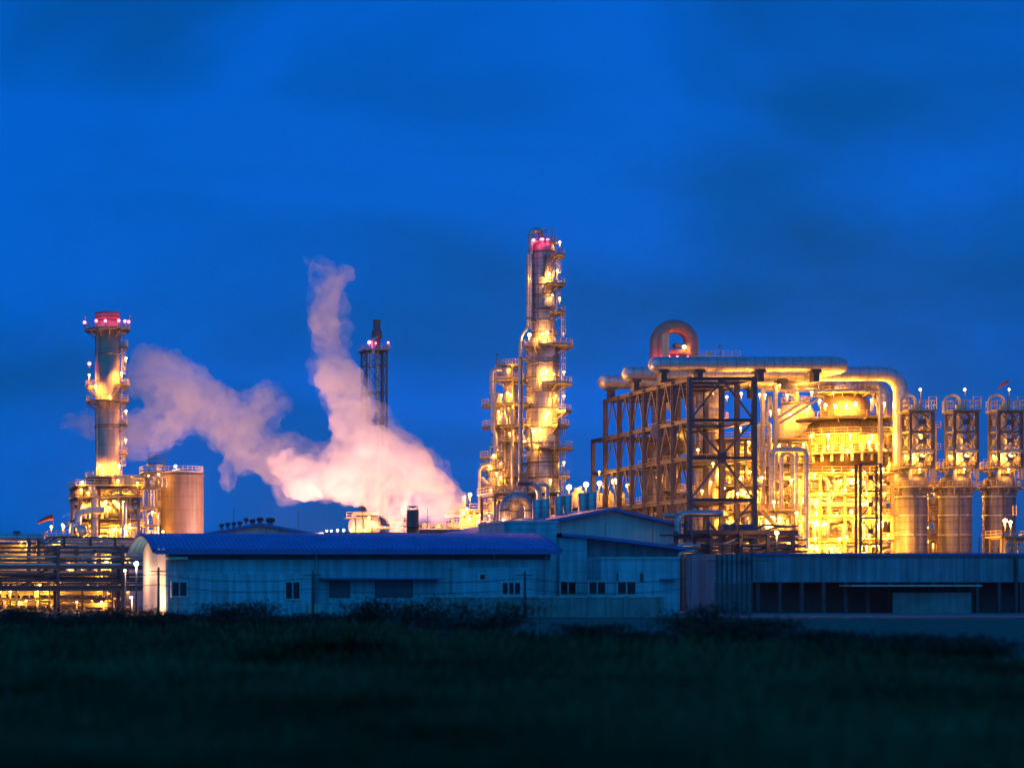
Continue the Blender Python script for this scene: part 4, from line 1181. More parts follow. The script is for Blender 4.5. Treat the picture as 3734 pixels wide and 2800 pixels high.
for k, z in enumerate(fz):
    if k >= 2:
        zl_ = fz[k-1]
        # front: alternating V and inverted V across the whole bay, as large X over two levels
        if k % 2 == 1:
            part(MB().bar((xm, fd[0], z - 0.5), (fx0 + 0.3, fd[0], zl_), 0.4, 0.3).bar((xm, fd[0], z - 0.5), (fx1 - 0.3, fd[0], zl_), 0.4, 0.3).box(xm - 0.7, xm + 0.7, fd[0] - 0.06, fd[0] + 0.06, z - 1.2, z - 0.55), 'brace', 'steel', sfm)
        else:
            part(MB().bar((xm, fd[0], zl_), (fx0 + 0.3, fd[0], z - 0.5), 0.4, 0.3).bar((xm, fd[0], zl_), (fx1 - 0.3, fd[0], z - 0.5), 0.4, 0.3).box(xm - 0.7, xm + 0.7, fd[0] - 0.06, fd[0] + 0.06, zl_, zl_ + 0.7), 'brace', 'steel', sfm)
        for x in (fx0, fx1):
            for i in range(len(fd) - 1):
                if x == fx1: continue
                dm = (fd[i] + fd[i+1])/2
                part(MB().bar((x, dm, z - 0.5), (x, fd[i] + 0.2, zl_), 0.22, 0.22).bar((x, dm, z - 0.5), (x, fd[i+1] - 0.2, zl_), 0.22, 0.22), 'brace', 'steel', sfm)
for k in (2, 3, 4):
    o = part(MB().box(fx0 + 0.45, fx1 - 0.45, fd[3] + 0.4, 408, fz[k] + 0.004, fz[k] + 0.12) if k == 2 else MB().box(fx0 + 3.5, fx1 - 0.45, fd[2] + 0.4, fd[5], fz[k] + 0.004, fz[k] + 0.12), 'deck', 'deck_plate', sfm)
    part(MB().rail([(fx0 + (0.6 if k == 2 else 3.6), 407 if k == 2 else fd[5], fz[k] + 0.12), (fx0 + (0.6 if k == 2 else 3.6), fd[2] + 0.6 if k != 2 else fd[3] + 0.6, fz[k] + 0.12), (fx1 - 0.6, fd[2] + 0.6 if k != 2 else fd[3] + 0.6, fz[k] + 0.12)]), 'handrail', 'rail_paint', o)
for (x, y, d, pw) in ((2703, 1435, 364, 1600), (2650, 1447, 380, 900), (2770, 1438, 385, 1500), (2730, 1612, 362, 2400), (2545, 1640, 372, 900), (2600, 1690, 372, 2200), (2690, 1800, 362, 3000), (2640, 1780, 380, 2600), (2580, 1925, 366, 2200), (2650, 1940, 366, 2200), (2560, 1790, 380, 2200), (2700, 1560, 380, 2200)):
    lamp(sfm, W(x, y, d), pw*0.6, SOD, 0.36, 1.5)
for (x, y) in ((2185, 1720), (2450, 1735)):
    lamp(sfm, W(x, y, 400), 1500, SOD, 0.3, 1.0)
# deck with lamps running left of the frame
ld_ = process_unit('lamp_deck', 'long lit deck with bright lamps in a row at the foot of the steel frame', [XX(x, 405) for x in (2165, 2240, 2330, 2420)], [405, 411], [ZZ(y, 405) for y in (1990, 1850)], 0.45, 'steel', (1,), (1,), True, 61, 16, 2, 2, 2000, lsize=0.3)
for x, y, s in ((2075, 1776, 0.62), (2137, 1766, 0.62), (2186, 1762, 0.55), (2240, 1755, 0.7), (2110, 1783, 0.35), (2203, 1772, 0.35), (2290, 1770, 0.5), (2400, 1740, 0.45)):
    lamp(ld_, W(x, y, 402), 1500, SOD, s*1.3, 3.5)
for x, h_ in ((2098, 20), (2118, 26), (2180, 10), (2222, 12), (2262, 16)):
    q = W(x, 1800, 404)
    part(MB().lathe(q.x, q.y, [(0.9, ZZ(1850, 404)), (0.9, q.z), (0.3, q.z + S(h_*0.5, 404)), (0.3, q.z + S(h_, 404)), (0.02, q.z + S(h_ + 3, 404))], 12), 'relief_stub', 'cream', ld_)
part(MB().box(XX(2060, 406), XX(2165, 406), 404, 411, ZZ(1858, 406), ZZ(1851, 406)), 'deck', 'deck_plate', ld_)
part(MB().rail([W(2060, 1851, 404), W(2165, 1851, 404)]), 'handrail', 'rail_paint', ld_)

# ------------------------------------------------------------------ three insulated headers
hz = 43.7
hr = S(27, 376)
def head(xl, d, z, rr):
    pts = [(xl + rr*0.9*(1 - t_), d, z) for t_ in (1, 0.98, 0.9, 0.75, 0.5, 0.25, 0)]
    return MB().tube(pts, [max(0.03, rr*math.sqrt(max(0, 1 - t_*t_))) for t_ in (1, 0.98, 0.9, 0.75, 0.5, 0.25, 0)], 22)
def header(d, xl, xr_px, zb, label, rr=hr, zoff=0.0, back=None):
    z = hz + zoff
    xr = XX(xr_px, d)
    t = thing('insulated_header', label, 'pipe', (xl, d, z), 'fat silver insulated header pipes')
    part(head(xl, d, z, rr).tube([(xl + rr*0.9, d, z), (xr, d, z)] + ([(xr, d, zb)] if back is None else [(xr, back, z), (xr, back, zb)]), rr, 22, rr*2.7, seg=10), 'shell', 'clad_pipe', t)
    for x in (xl + 2.5, xl + 9.0, xl + 20, xl + 30):
        if x < xr - 3:
            part(MB().box(x - 0.5, x + 0.5, d - 0.9, d + 0.9, 40.45, z - rr*0.9).box(x - 0.9, x + 0.9, d - 1.0, d + 1.0, z - rr*0.98 - 0.25, z - rr*0.86), 'saddle', 'steel_dark', t)
    return t
header(371.5, 139.4, 3090, 40.5, 'nearest and highest looking of the three fat silver header pipes on the steel frame', back=395)
header(387.5, 140.4, 3285, 20, 'middle fat silver header pipe, its right end bending down beside the drum towers')
header(402.5, 141.2, 3222, 20, 'farthest and lowest looking fat silver header pipe, its left end over the frame corner')
D = 416.0
ra = thing('red_lit_arch', 'brown upside-down U pipe glowing red inside above the silver headers', 'pipe', W(2457, 2170, D))
part(MB().tube(arch(2395, 2521, 1190, 1480, D), S(25, D), 24), 'arch', 'arch_red', ra)
part(MB().tube([W(2425, 1284, D), W(2521, 1284, D)], S(12, D), 14), 'cross_pipe', 'arch_red', ra)
part(MB().box(XX(2393, D), XX(2418, D), D - 3.2, D - 1.6, ZZ(1500, D), ZZ(1226, D)), 'insulated_box', 'cream', ra)
part(MB().box(XX(2425, D), XX(2525, D), D - 2.5, D + 2, ZZ(1302, D), ZZ(1299, D)), 'platform', 'deck_plate', ra)
part(MB().rail([W(2425, 1299, D - 2.4), W(2700, 1299, D - 2.4)], 1.1), 'handrail', 'galv', ra)
part(MB().box(XX(2458, D), XX(2488, D), D - 0.5, D + 0.8, ZZ(1266, D), ZZ(1254, D)).bar(W(2462, 1284, D), W(2462, 1254, D), 0.2).bar(W(2484, 1284, D), W(2484, 1254, D), 0.2), 'control_box', 'steel_dark', ra)
lamp(ra, W(2495, 1265, D - 1.0), 500, SOD, 0.62, 1.2)
for x, y in ((2388, 1312), (2440, 1300), (2508, 1302), (2470, 1300)):
    lamp(ra, W(x, y, D - 2.4), 1500, REDC, 0.25, 0.4, offset=(0, 0.4, 0.5))
for x, y in ((2578, 1292), (2626, 1262)):
    part(MB().bar(W(x, 1310, D - 6), W(x, y, D - 6), 0.12 if x > 2600 else 0.4).bar(W(x, y, D - 6), W(x + (18 if x < 2600 else -6), y - (5 if x < 2600 else 0), D - 6), 0.45), 'mast_arm', 'rail_paint' if x < 2600 else 'steel_dark', ra)

# ------------------------------------------------------------------ vessels inside and behind the frame
def vessel(name, label, x, w_, ytop, D, m='clad_tower', cone=None, plats=(), lampsl=(), dome=0.7, bands=()):
    c = XX(x, D); r = RR(w_, x, D); zt = ZZ(ytop, D)
    t = thing(name, label, 'vessel', (c, D, 0))
    prof = [(r, 0), (r, zt - r*dome)] + [(r*math.cos(a), zt - r*dome + r*dome*math.sin(a)) for a in (0.35, 0.7, 1.05, 1.35)] + [(0.02, zt)]
    part(MB().lathe(c, D, prof, 40), 'shell', m, t)
    for y, a0, a1, wd in plats:
        ring_platform(t, c, D, ZZ(y, D), r, r + wd, a0, a1)
    for a, y, pw, s in lampsl:
        lamp(t, on_ring(c, D, r + 1.2, a, ZZ(y, D)), pw, SOD, s, 1.4)
    return t
va = vessel('reactor_column', 'wide pale reactor column half hidden behind the frame diagonals', 2578, 84, 1400, 396, 'clad_tower', None, ((1530, 180, 360, 1.8), (1660, 180, 360, 1.8)), ((290, 1500, 3600, 0.4), (320, 1640, 3000, 0.36), (260, 1760, 2600, 0.3)))
part(MB().drum(W(2545, 1508, 386), W(2618, 1508, 386), S(22, 386)), 'horizontal_vessel', 'cream', va)
vb = vessel('grey_silo', 'dark grey silo cluster inside the frame, closest to its near corner', 2448, 44, 1640, 383, 'drum_shell', None, ((1790, 180, 360, 1.4),), ())
for i, x in enumerate((2428, 2452, 2476)):
    part(MB().tube([W(x, 1650, 382), W(x, 1600 - i*4, 381), W(x - 10, 1580 - i*4, 379), W(x - 26, 1572 - i*4, 374)], 1.4, 16, 2.0), 'curved_duct', 'drum_shell', vb)
vc = vessel('grey_silo', 'shorter dark grey silo with a railed top behind the near frame corner', 2490, 52, 1800, 378, 'drum_shell', None, ((1796, 180, 360, 1.0),), ())
vd = vessel('reactor_column', 'pale column behind the left bays of the frame', 2390, 30, 1450, 420, 'clad_tower', None, ((1620, 180, 360, 1.4),), ((280, 1600, 1200, 0.3),))

# ------------------------------------------------------------------ process structures right of the frame
puA = process_unit('process_structure', 'golden lit multi-deck structure packed with pipes, directly right of the steel frame', [XX(x, 392) for x in (2640, 2720, 2800, 2880, 2950)], [392, 400, 408],
                   [ZZ(y, 392) for y in (2040, 1960, 1865, 1770, 1690, 1600)], 0.5, 'steel', (1, 2, 3, 4, 5), (1, 2, 3, 4, 5), True, 71, 95, 14, 46, 20000, lsize=0.34)
puB = process_unit('process_structure', 'golden lit pipe structure below the domed regenerator, in front of it', [XX(x, 374) for x in (2900, 2990, 3080, 3170, 3255)], [374, 380],
                   [ZZ(y, 374) for y in (2050, 1965, 1880, 1800, 1725)], 0.42, 'rail_paint', (0, 1, 2, 3, 4), (0, 1, 2, 3, 4), False, 72, 95, 16, 46, 13000, (0.15, 0.5), lsize=0.32)
puC = process_unit('process_structure', 'lower lit pipe structure between the frame and the stairs, behind the right pipe rack', [XX(x, 366) for x in (2760, 2830, 2895)], [366, 372],
                   [ZZ(y, 366) for y in (2040, 1960, 1860)], 0.42, 'steel', (0, 1, 2), (1, 2), True, 73, 50, 6, 18, 11000, lsize=0.34)
puD = process_unit('process_structure', 'lit pipes and decks in the narrow gap behind the leftmost drum tower', [XX(x, 398) for x in (3250, 3330, 3410)], [398, 404],
                   [ZZ(y, 398) for y in (2050, 1950, 1850, 1760, 1640, 1560)], 0.4, 'rail_paint', (0, 1, 2, 3, 4, 5), (1, 3, 4, 5), False, 74, 40, 4, 18, 9000, lsize=0.3)
# silver risers with flat tops in front of structure A
for (xa, xb, y, yb, w_, d) in ((2815, 2940, 1640, 2000, 20, 370), (2850, 2890, 1655, 1990, 14, 371), (2905, 2905, 1650, 1990, 10, 369), (2768, 2805, 1540, 1660, 16, 388), (2775, 2800, 1625, 1700, 12, 386), (2787, 2820, 1640, 1720, 10, 385)):
    pts = [W(xa, yb, d), W(xa, y, d), W(xb, y, d), W(xb, yb, d)] if xa != xb else [W(xa, yb, d), W(xa, y, d)]
    pipe(puC, pts, S(w_/2, d), 'clad_riser', S(w_, d)*1.1, 14, 'riser_pipe')
st_ = MB()
a_, b_ = W(2778, 1858, 362), W(2876, 1962, 362)
for dy in (0, 1.1):
    st_.bar(a_ + Vector((0, dy, 0)), b_ + Vector((0, dy, 0)), 0.15, 0.4)
    st_.bar(a_ + Vector((0, dy, 1.1)), b_ + Vector((0, dy, 1.1)), 0.09)
    for i in range(9):
        q = a_.lerp(b_, i/8) + Vector((0, dy, 0)); st_.bar(q, q + Vector((0, 0, 1.1)), 0.07)
for i in range(28):
    q = a_.lerp(b_, (i + 0.5)/28); st_.box(q.x - 0.14, q.x + 0.14, q.y, q.y + 1.1, q.z - 0.04, q.z + 0.02)
part(st_, 'stair_flight', 'rail_paint', puC)
for (x, y, d, pw, s) in ((2822, 1830, 362, 3600, 0.4), (2778, 1742, 363, 2600, 0.4), (2840, 1905, 362, 2600, 0.34), (2905, 1870, 364, 4200, 0.45), (2830, 1955, 360, 3000, 0.36), (2885, 1750, 366, 3800, 0.4), (2700, 1745, 362, 2400, 0.36), (2717, 1795, 362, 2400, 0.3)):
    lamp(puC, W(x, y, d), pw, SOD, s, 1.6)
for i, (x, y, d, pw) in enumerate(((2790, 1440, 380, 5000), (2870, 1440, 380, 5000), (2960, 1430, 383, 4000), (2600, 1425, 380, 1800), (3225, 1470, 392, 6000), (3262, 1540, 392, 6000))):
    lamp(puA, W(x, y, d), pw, SOD, 0.34, 1.6)
R_ = random.Random(77)
for k, yy in enumerate((2040, 1955, 1872, 1790, 1715)):
    for x in (2915, 2975, 3040, 3105, 3165, 3235):
        lamp(puB, W(x + R_.uniform(-22, 22), yy + R_.uniform(-8, 14), 372.6), R_.uniform(2500, 8000), SOD, R_.uniform(0.2, 0.42), 1.4)
# secondary dome with stack, left of the regenerator
D = 415.0
sd = thing('domed_drum', 'smaller golden lit dome with a railed top and thin stack, left of the regenerator', 'vessel', W(2905, 2170, D))
c = XX(2900, D)
r = RR(150, 2900, D)
part(MB().lathe(c, D, [(r, 0), (r, ZZ(1540, D)), (r*0.94, ZZ(1508, D)), (r*0.78, ZZ(1482, D)), (r*0.5, ZZ(1468, D)), (r*0.18, ZZ(1463, D)), (r*0.18, ZZ(1420, D)), (0.02, ZZ(1420, D))], 40), 'shell', 'cream', sd)
ring_platform(sd, c, D, ZZ(1470, D), 1.0, r*0.72, 0, 360)
part(MB().tube([W(2905, 1465, D - 1), W(2905, 1400, D - 1), W(2930, 1380, D - 1)], S(9, D), 12, 1.5), 'top_pipe', 'pipe_silver', sd)
for (x, y, pw, s) in ((2908, 1425, 2200, 0.4), (2895, 1400, 900, 0.3), (2810, 1500, 3200, 0.4), (2840, 1495, 2600, 0.35), (2950, 1478, 4500, 0.5), (2990, 1460, 1500, 0.35), (2880, 1510, 3000, 0.4)):
    lamp(sd, W(x, y, D - r - 0.6), pw*2, SOD, s, 1.2)
for xa, xb, ya, yb in ((2835, 2975, 1525, 1435), (2840, 2985, 1545, 1455)):
    part(MB().bar(W(xa, ya, 388), W(xb, yb, 388), 0.55, 0.4), 'raker_beam', 'galv', sd)

# ------------------------------------------------------------------ regenerator with stacked domes
D = 400.0
rg = thing('regenerator', 'huge golden lit vessel with two stacked domes and ring platforms', 'vessel', (XX(3080, D), D, 0))
c = XX(3080, D)
R1 = RR(316, 3080, D); R2 = RR(180, 3080, D)
dome2 = [(R1, ZZ(1700, D)), (R1, ZZ(1592, D)), (R1*0.985, ZZ(1575, D)), (R1*0.94, ZZ(1558, D)), (R1*0.86, ZZ(1545, D)), (R1*0.74, ZZ(1535, D)), (R2*1.02, ZZ(1528, D)), (R2*1.02, ZZ(1524, D))]
part(MB().lathe(c, D, [(R1*0.97, 0), (R1*0.97, ZZ(1702, D))] + dome2, 56), 'lower_dome', 'tank_shell', rg)
dome1 = [(R2, ZZ(1523, D)), (R2, ZZ(1490, D)), (R2*0.96, ZZ(1470, D)), (R2*0.86, ZZ(1452, D)), (R2*0.7, ZZ(1441, D)), (R2*0.5, ZZ(1436, D)), (0.02, ZZ(1433, D))]
part(MB().lathe(c, D, dome1, 48), 'upper_dome', 'tank_shell', rg)
rib = MB()
for k in range(30):
    a = PI + PI*k/29
    for (ra_, za_), (rb_, zb_) in zip(dome2[1:6], dome2[2:7]):
        rib.bar((c + ra_*math.cos(a)*1.006, D + ra_*math.sin(a)*1.006, za_), (c + rb_*math.cos(a)*1.006, D + rb_*math.sin(a)*1.006, zb_), 0.16, 0.10)
part(rib, 'seam_rib', 'steel', rg)
ring_platform(rg, c, D, ZZ(1436, D), R2*0.25, R2 + 1.2, 0, 360)
ring_platform(rg, c, D, ZZ(1531, D), R2*0.95, R1 + 1.4, 170, 370)
ring_platform(rg, c, D, ZZ(1592, D), R1 + 0.01, R1 + 1.6, 175, 365)
ring_platform(rg, c, D, ZZ(1660, D), R1 + 0.01, R1 + 2.2, 180, 360)
pl = MB()
for k in range(60):
    a = PI + PI*(k + 0.5)/60
    pl.bar((c + (R1+0.3)*math.cos(a), D + (R1+0.3)*math.sin(a), ZZ(1594, D)), (c + (R1+0.3)*math.cos(a), D + (R1+0.3)*math.sin(a), ZZ(1628, D)), 0.2)
part(pl, 'nozzle_row', 'rail_paint', rg)
for k in range(16):
    a = PI + PI*(k + 0.5)/16
    q = Vector((c + (R1+0.6)*math.cos(a), D + (R1+0.6)*math.sin(a), ZZ(1648, D)))
    part(MB().tube([q + Vector((0, 0, 1.2)), q, q + Vector((math.cos(a)*0.9, math.sin(a)*0.9, -0.4)), q + Vector((math.cos(a)*0.9, math.sin(a)*0.9, -2.2))], 0.28, 8, 0.5), 'burner_pipe', 'cream', rg)
for x, w_, yt in ((3052, 34, 1372), (3082, 26, 1384), (3110, 16, 1400)):
    cc = XX(x, D)
    part(MB().lathe(cc, D - 1, [(S(w_/2, D), ZZ(1436, D)), (S(w_/2, D), ZZ(yt, D)), (0.02, ZZ(yt - 2, D))], 18), 'top_stack', 'clad_riser', rg)
for x in (2985, 3150):
    part(MB().bar(W(x, 1436, D - 2), W(x, 1372, D - 2), 0.14), 'lightning_rod', 'galv', rg)
for (x, y, pw, s, dd) in ((3038, 1425, 2600, 0.3, R2), (2986, 1458, 1500, 0.34, R2), (3010, 1476, 5200, 0.45, R2), (3045, 1478, 4200, 0.4, R2), (3085, 1476, 4200, 0.4, R2), (3120, 1470, 5200, 0.45, R2), (3020, 1586, 5200, 0.5, R1 + 1), (3100, 1587, 4200, 0.4, R1 + 1), (3180, 1588, 4200, 0.4, R1), (2960, 1587, 4200, 0.4, R1*0.8), (3170, 1610, 3000, 0.34, R1), (3020, 1625, 3000, 0.3, R1 + 1), (3090, 1640, 3000, 0.3, R1 + 1), (3230, 1590, 3500, 0.36, R1*0.6), (2930, 1620, 2600, 0.3, R1*0.7)):
    lamp(rg, W(x, y, D - dd - 1.0), pw*3.6, SOD, s, 1.3)
for xa, xb, yy in ((2965, 2985, 1436),):
    pass
# raking frame columns around the regenerator
rfm = thing('support_frame', 'grey raking beams and posts standing around the two golden domes', 'steel frame', W(3000, 2170, 386))
for x, y in ((2782, 1415), (2828, 1400), (3210, 1415)):
    part(MB().hbar(W(x, 2170, 386), W(x, y, 386), 0.6), 'column', 'galv', rfm)
for (xa, ya, xb, yb) in ((2782, 1424, 3212, 1424), (2805, 1440, 2795, 1540), (2805, 1440, 2826, 1540), (3188, 1440, 3178, 1500), (3188, 1440, 3205, 1500)):
    part(MB().hbar(W(xa, ya, 386.4), W(xb, yb, 386.4), 0.42), 'beam', 'galv', rfm)
lamp(rfm, W(3178, 1458, 385.5), 1500, SOD, 0.34, 2.0)
lamp(rfm, W(2843, 1405, 385.5), 900, SOD, 0.34, 1.0)
# dark lattice tower standing in front
D = 356.0
lt = thing('lattice_tower', 'dark square lattice tower standing in front of the golden pipe structure', 'tower', W(3174, 2170, D + 3))
lattice(lt, XX(3137, D), XX(3212, D), D, D + 1.6, 0, [ZZ(y, D) for y in (2080, 1985, 1888, 1790, 1691)], 0.34, 0.2, 'steel_dark', 0.4, (0,))

# ------------------------------------------------------------------ drum towers: one, then two copies
def drum_tower(D):
    xw = (3483)
    c = XX(xw, D); r = RR(122, xw, D)
    t = thing('drum_tower', '', 'tower', (c, D, 0), 'tall drum towers with lattice heads on the right')
    zd = ZZ(1762, D)
    prof = [(r, 0), (r, zd)] + [(r*math.cos(a), zd + r*0.62*math.sin(a)) for a in (0.3, 0.6, 0.9, 1.2)] + [(r*0.2, zd + r*0.62)]
    part(MB().lathe(c, D, prof, 44), 'drum_shell', 'drum_shell', t)
    rings(t, c, D, [(r, ZZ(y, D)) for y in (1812, 1880, 1951, 2030)], 'band', 'clad_riser', 0.17, 0.16)
    P = (c - S(25, D), c + S(57, D), D - 2.2, D + 0.7)
    lattice(t, *P, ZZ(1710, D), [ZZ(y, D) for y in (1648, 1578, 1506)], 0.5, 0.26, 'steel', 0.55)
    for x in P[:2]:
        for y in P[2:]:
            part(MB().hbar((x, y, zd + 0.5), (x, y, ZZ(1710, D)), 0.5), 'leg', 'galv', t)
    part(MB().bar((P[0], P[2], ZZ(1648, D) - 0.3), (c, P[2], ZZ(1626, D)), 0.3).bar((P[1], P[2], ZZ(1648, D) - 0.3), (c, P[2], ZZ(1626, D)), 0.3).bar((P[0], P[2] - 0.3, ZZ(1648, D)), (P[1], P[2] - 0.3, ZZ(1648, D)), 0.4, 0.6), 'lifting_beam', 'cream', t)
    ztop = ZZ(1505, D)
    o = part(MB().box(P[0] - 0.6, P[1] + 0.6, P[2] - 0.6, P[3] + 0.6, ztop, ztop + 0.2), 'deck', 'deck_plate', t)
    part(MB().rail([(P[0] - 0.5, P[2] - 0.5, ztop + 0.2), (P[1] + 0.5, P[2] - 0.5, ztop + 0.2), (P[1] + 0.5, P[3] + 0.5, ztop + 0.2), (P[0] - 0.5, P[3] + 0.5, ztop + 0.2)], 1.9, 1.0, closed=True), 'handrail', 'rail_paint', o)
    part(MB().bar((P[1] - 0.9, P[2] - 0.4, ztop), (P[1] - 0.9, P[2] - 0.4, ztop + 2.7), 0.12).bar((P[1] + 0.5, P[2] - 0.4, ztop), (P[1] + 0.5, P[2] - 0.4, ztop + 2.7), 0.12).bar((P[1] - 0.9, P[2] - 0.4, ztop + 2.7), (P[1] + 0.5, P[2] - 0.4, ztop + 2.7), 0.12), 'gate_frame', 'rail_paint', t)
    part(MB().tube([(c - 2.4, D - 1, ztop), (c - 2.4, D - 1, ztop + 2.6), (c - 1.0, D - 1, ztop + 3.3), (c + 0.3, D - 1, ztop + 2.6), (c + 0.3, D - 1, ztop - 0.2)], 0.26, 10, 1.3), 'gooseneck_pipe', 'cream', t)
    part(MB().tube([(c + 0.3, D - 1, ztop + 1.4), (c + 0.3, D - 1, ztop - 6), (c + 0.1, D - 1, zd + r*0.62)], [0.75, 0.5, 0.45], 12), 'stem', 'cream', t)
    part(MB().lathe(c + 0.1, D - 1, [(0.9, zd + r*0.62), (1.0, zd + 4.0), (0.6, zd + 4.6), (0.6, zd + 7), (0.02, zd + 7)], 16), 'top_valve', 'cream', t)
    ring_platform(t, c, D, ZZ(1708, D), 0.6, r + 0.5, 0, 360)
    ring_platform(t, c, D, ZZ(1778, D), r + 0.01, r + 0.8, 150, 390)
    part(MB().bar((P[1] + 1.6, P[2] - 0.6, ZZ(1712, D)), (P[1] + 2.4, P[2] - 0.6, ZZ(1722, D)), 0.12).rail([(P[1] + 0.9, P[2] - 0.5, ZZ(1722, D)), (P[1] + 2.6, P[2] - 0.5, ZZ(1722, D))], 2.2, 0.9), 'side_gate', 'rail_paint', t)
    part(MB().ladder((c + r*0.7, D - 2.3, zd + 1), ZZ(1655, D), 0.7), 'ladder', 'rail_paint', t)
    part(MB().bar((c - r*0.3, D - r - 0.2, 0), (c - r*0.3, D - r - 0.2, zd - 1), 0.2), 'conduit', 'steel_dark', t)
    part(MB().bar((c + 0.9, D - 1.8, ztop), (c + 0.9, D - 1.8, ztop + 4.0), 0.1), 'lamp_mast', 'steel_dark', t)
    lamp(t, (c + 0.7, D - 2.0, ztop + 4.1), 350, SOD, 0.36, 0.0)
    lamp(t, (c + 0.8, D - 2.0, zd + 7.8), 3200, SOD, 0.42, 1.0)
    for a, z, pw in ((250, zd + 5.1, 5200), (300, zd + 5.1, 5200), (215, zd + 5.0, 3600), (330, zd + 5.0, 3600), (270, zd + 2.4, 3000)):
        lamp(t, on_ring(c, D, r + 0.4 if z < zd + 4 else r*0.75, a, z), pw, SOD, 0.26, 0.8)
    return t
DT = 380.0
dt0 = drum_tower(DT)
dlab = {3483: 'middle tall drum tower with a lattice head and golden lit dome', 3643: 'rightmost tall drum tower with a windsock pole on its lattice head', 3322: 'leftmost tall drum tower with a lattice head, touching the pipe maze'}
for xpx in (3483, 3643, 3322):
    o = dt0 if xpx == 3483 else copy_tree(dt0)
    o.location.x = XX(xpx, DT)
    o['label'] = dlab[xpx]
windsock(tuple(W(3675, 1505, 377)), 'small faded orange windsock on the rightmost drum tower', 0.55, 0.45, S(118, 377))
# walkways joining the towers
D = DT - S(60, DT)
for i, (xa, xb, lab) in enumerate(((3386, 3420, 'short railed walkway between the leftmost and middle drum towers'), (3547, 3582, 'short railed walkway between the middle and rightmost drum towers'), (3706, 3760, 'short railed walkway right of the rightmost drum tower'))):
    t = thing('walkway', lab, 'walkway', W((xa+xb)/2, 1778, D), 'walkways between the drum towers')
    o = part(MB().box(XX(xa, D), XX(xb, D), D + 2, D + 3.4, ZZ(1778, D) - 0.25, ZZ(1778, D)), 'deck', 'deck_plate', t)
    part(MB().rail([(XX(xa, D), D + 2.05, ZZ(1778, D)), (XX(xb, D), D + 2.05, ZZ(1778, D))], 1.9, 0.9), 'handrail', 'rail_paint', o)
# side platform with floodlight on the rightmost tower
D = 366.0
sp = process_unit('side_platform', 'small floodlit railed platform on posts beside the rightmost drum tower base', [XX(x, D) for x in (3655, 3700, 3760)], [D, D + 4], [ZZ(2040, D), ZZ(1958, D)], 0.3, 'rail_paint', (1,), (1,), False, 81, 5, 0, 0, 0)
lamp(sp, W(3665, 1898, D - 0.5), 8000, SOD, 0.6, 2.0)
lamp(sp, W(3685, 1903, D - 0.5), 5000, SOD, 0.45, 2.0)
part(MB().ladder(W(3655, 2060, D - 0.4), ZZ(1958, D), 0.6), 'caged_ladder', 'rail_paint', sp)
part(MB().ladder(W(3700, 1880, D + 2), ZZ(1840, D), 0.6), 'caged_ladder', 'rail_paint', sp)
dk = process_unit('access_stair', 'lit stair structure filling the gap between the leftmost and middle drum towers', [XX(3390, 392), XX(3418, 392)], [392, 396], [ZZ(y, 392) for y in (2030, 1960, 1900, 1840, 1790)], 0.3, 'rail_paint', None, None, True, 82, 8, 0, 5, 2000, lsize=0.24)

# ------------------------------------------------------------------ right pipe rack with elbows
rr_ = pipe_rack('pipe_rack', 'right pipe rack of dark pipes turning down beside the sloping teal shed', 2500, 2910, 262, 5, (2520, 2590, 2700, 2800, 2890), [(1985, 0.15), (1997, 0.16), (2010, 0.15), (2022, 0.15), (1948, 0.12)], 4, (2038, 1940), seed=9, top=1940)
for i, (x, y) in enumerate(((2492, 1990), (2482, 2000), (2472, 2010), (2500, 2022), (2464, 1984))):
    d = 260 - i*0.45
    pipe(rr_, [W(x + 60, y, d), W(x, y, d), W(x, 2240, d)], 0.24, 'pipe_dark' if i % 2 else 'pipe_silver', 1.2, 10, 'elbow_pipe')
D = 268.0
se = thing('elbow_pipe', 'thick silver elbow pipe crossing above the right pipe rack', 'pipe', W(2550, 1880, D))
part(MB().tube([W(2472, 2100, D), W(2472, 1872, D), W(2625, 1872, D), W(2637, 1872, D + 5)], S(12.5, D), 18, S(30, D), seg=8), 'shell', 'clad_riser', se)
part(MB().tube([W(2420, 1880, D + 3), W(2470, 1880, D + 3)], S(9, D), 14), 'branch', 'clad_riser', se)
for x in (2500, 2580):
    part(MB().box(XX(x, D) - 0.15, XX(x, D) + 0.15, D - 0.3, D + 0.3, 0, ZZ(1885, D)), 'support_post', 'steel', se)
for (x, y, d) in ((2713, 1975, 275), ):
    lamp_post(2832, 1942, 258, 'bright sodium lamp post at the right end of the right pipe rack', 2600, SOD, 0.42)
lamp_post(2524, 2093, 262, 'small sodium lamp post low beside the teal shed corner', 2200, SOD, 0.26)
# cooler boxes on the rack
cb = thing('air_cooler', 'dark curved cooler boxes on top of the right pipe rack', 'cooler', W(2700, 1940, 270))
for x, w_ in ((2640, 22), (2668, 18), (2700, 26), (2728, 30)):
    part(MB().tube([W(x - w_/2, 1932, 270), W(x + w_/2, 1932, 270)], S(22, 270), 14), 'casing', 'steel', cb)
# tall thin conduit poles
for x, y0_, D_, lab in ((3570, 1957, 240, 'thin black lightning pole behind the blue wall, right of the middle drum tower'), (3640, 1995, 238, 'short thin black pole on the blue wall below the rightmost drum tower'), (3690, 1995, 238, 'short thin black pole at the far right end of the blue wall')):
    solo(MB().bar(W(x, 2170, D_), W(x, y0_, D_), 0.09).box(XX(x, D_) - 0.15, XX(x, D_) + 0.15, D_ - 0.15, D_ + 0.15, 0, 0.3), 'lightning_pole', 'steel_dark', lab, 'pole', W(x, 2235, D_), 'lightning poles')

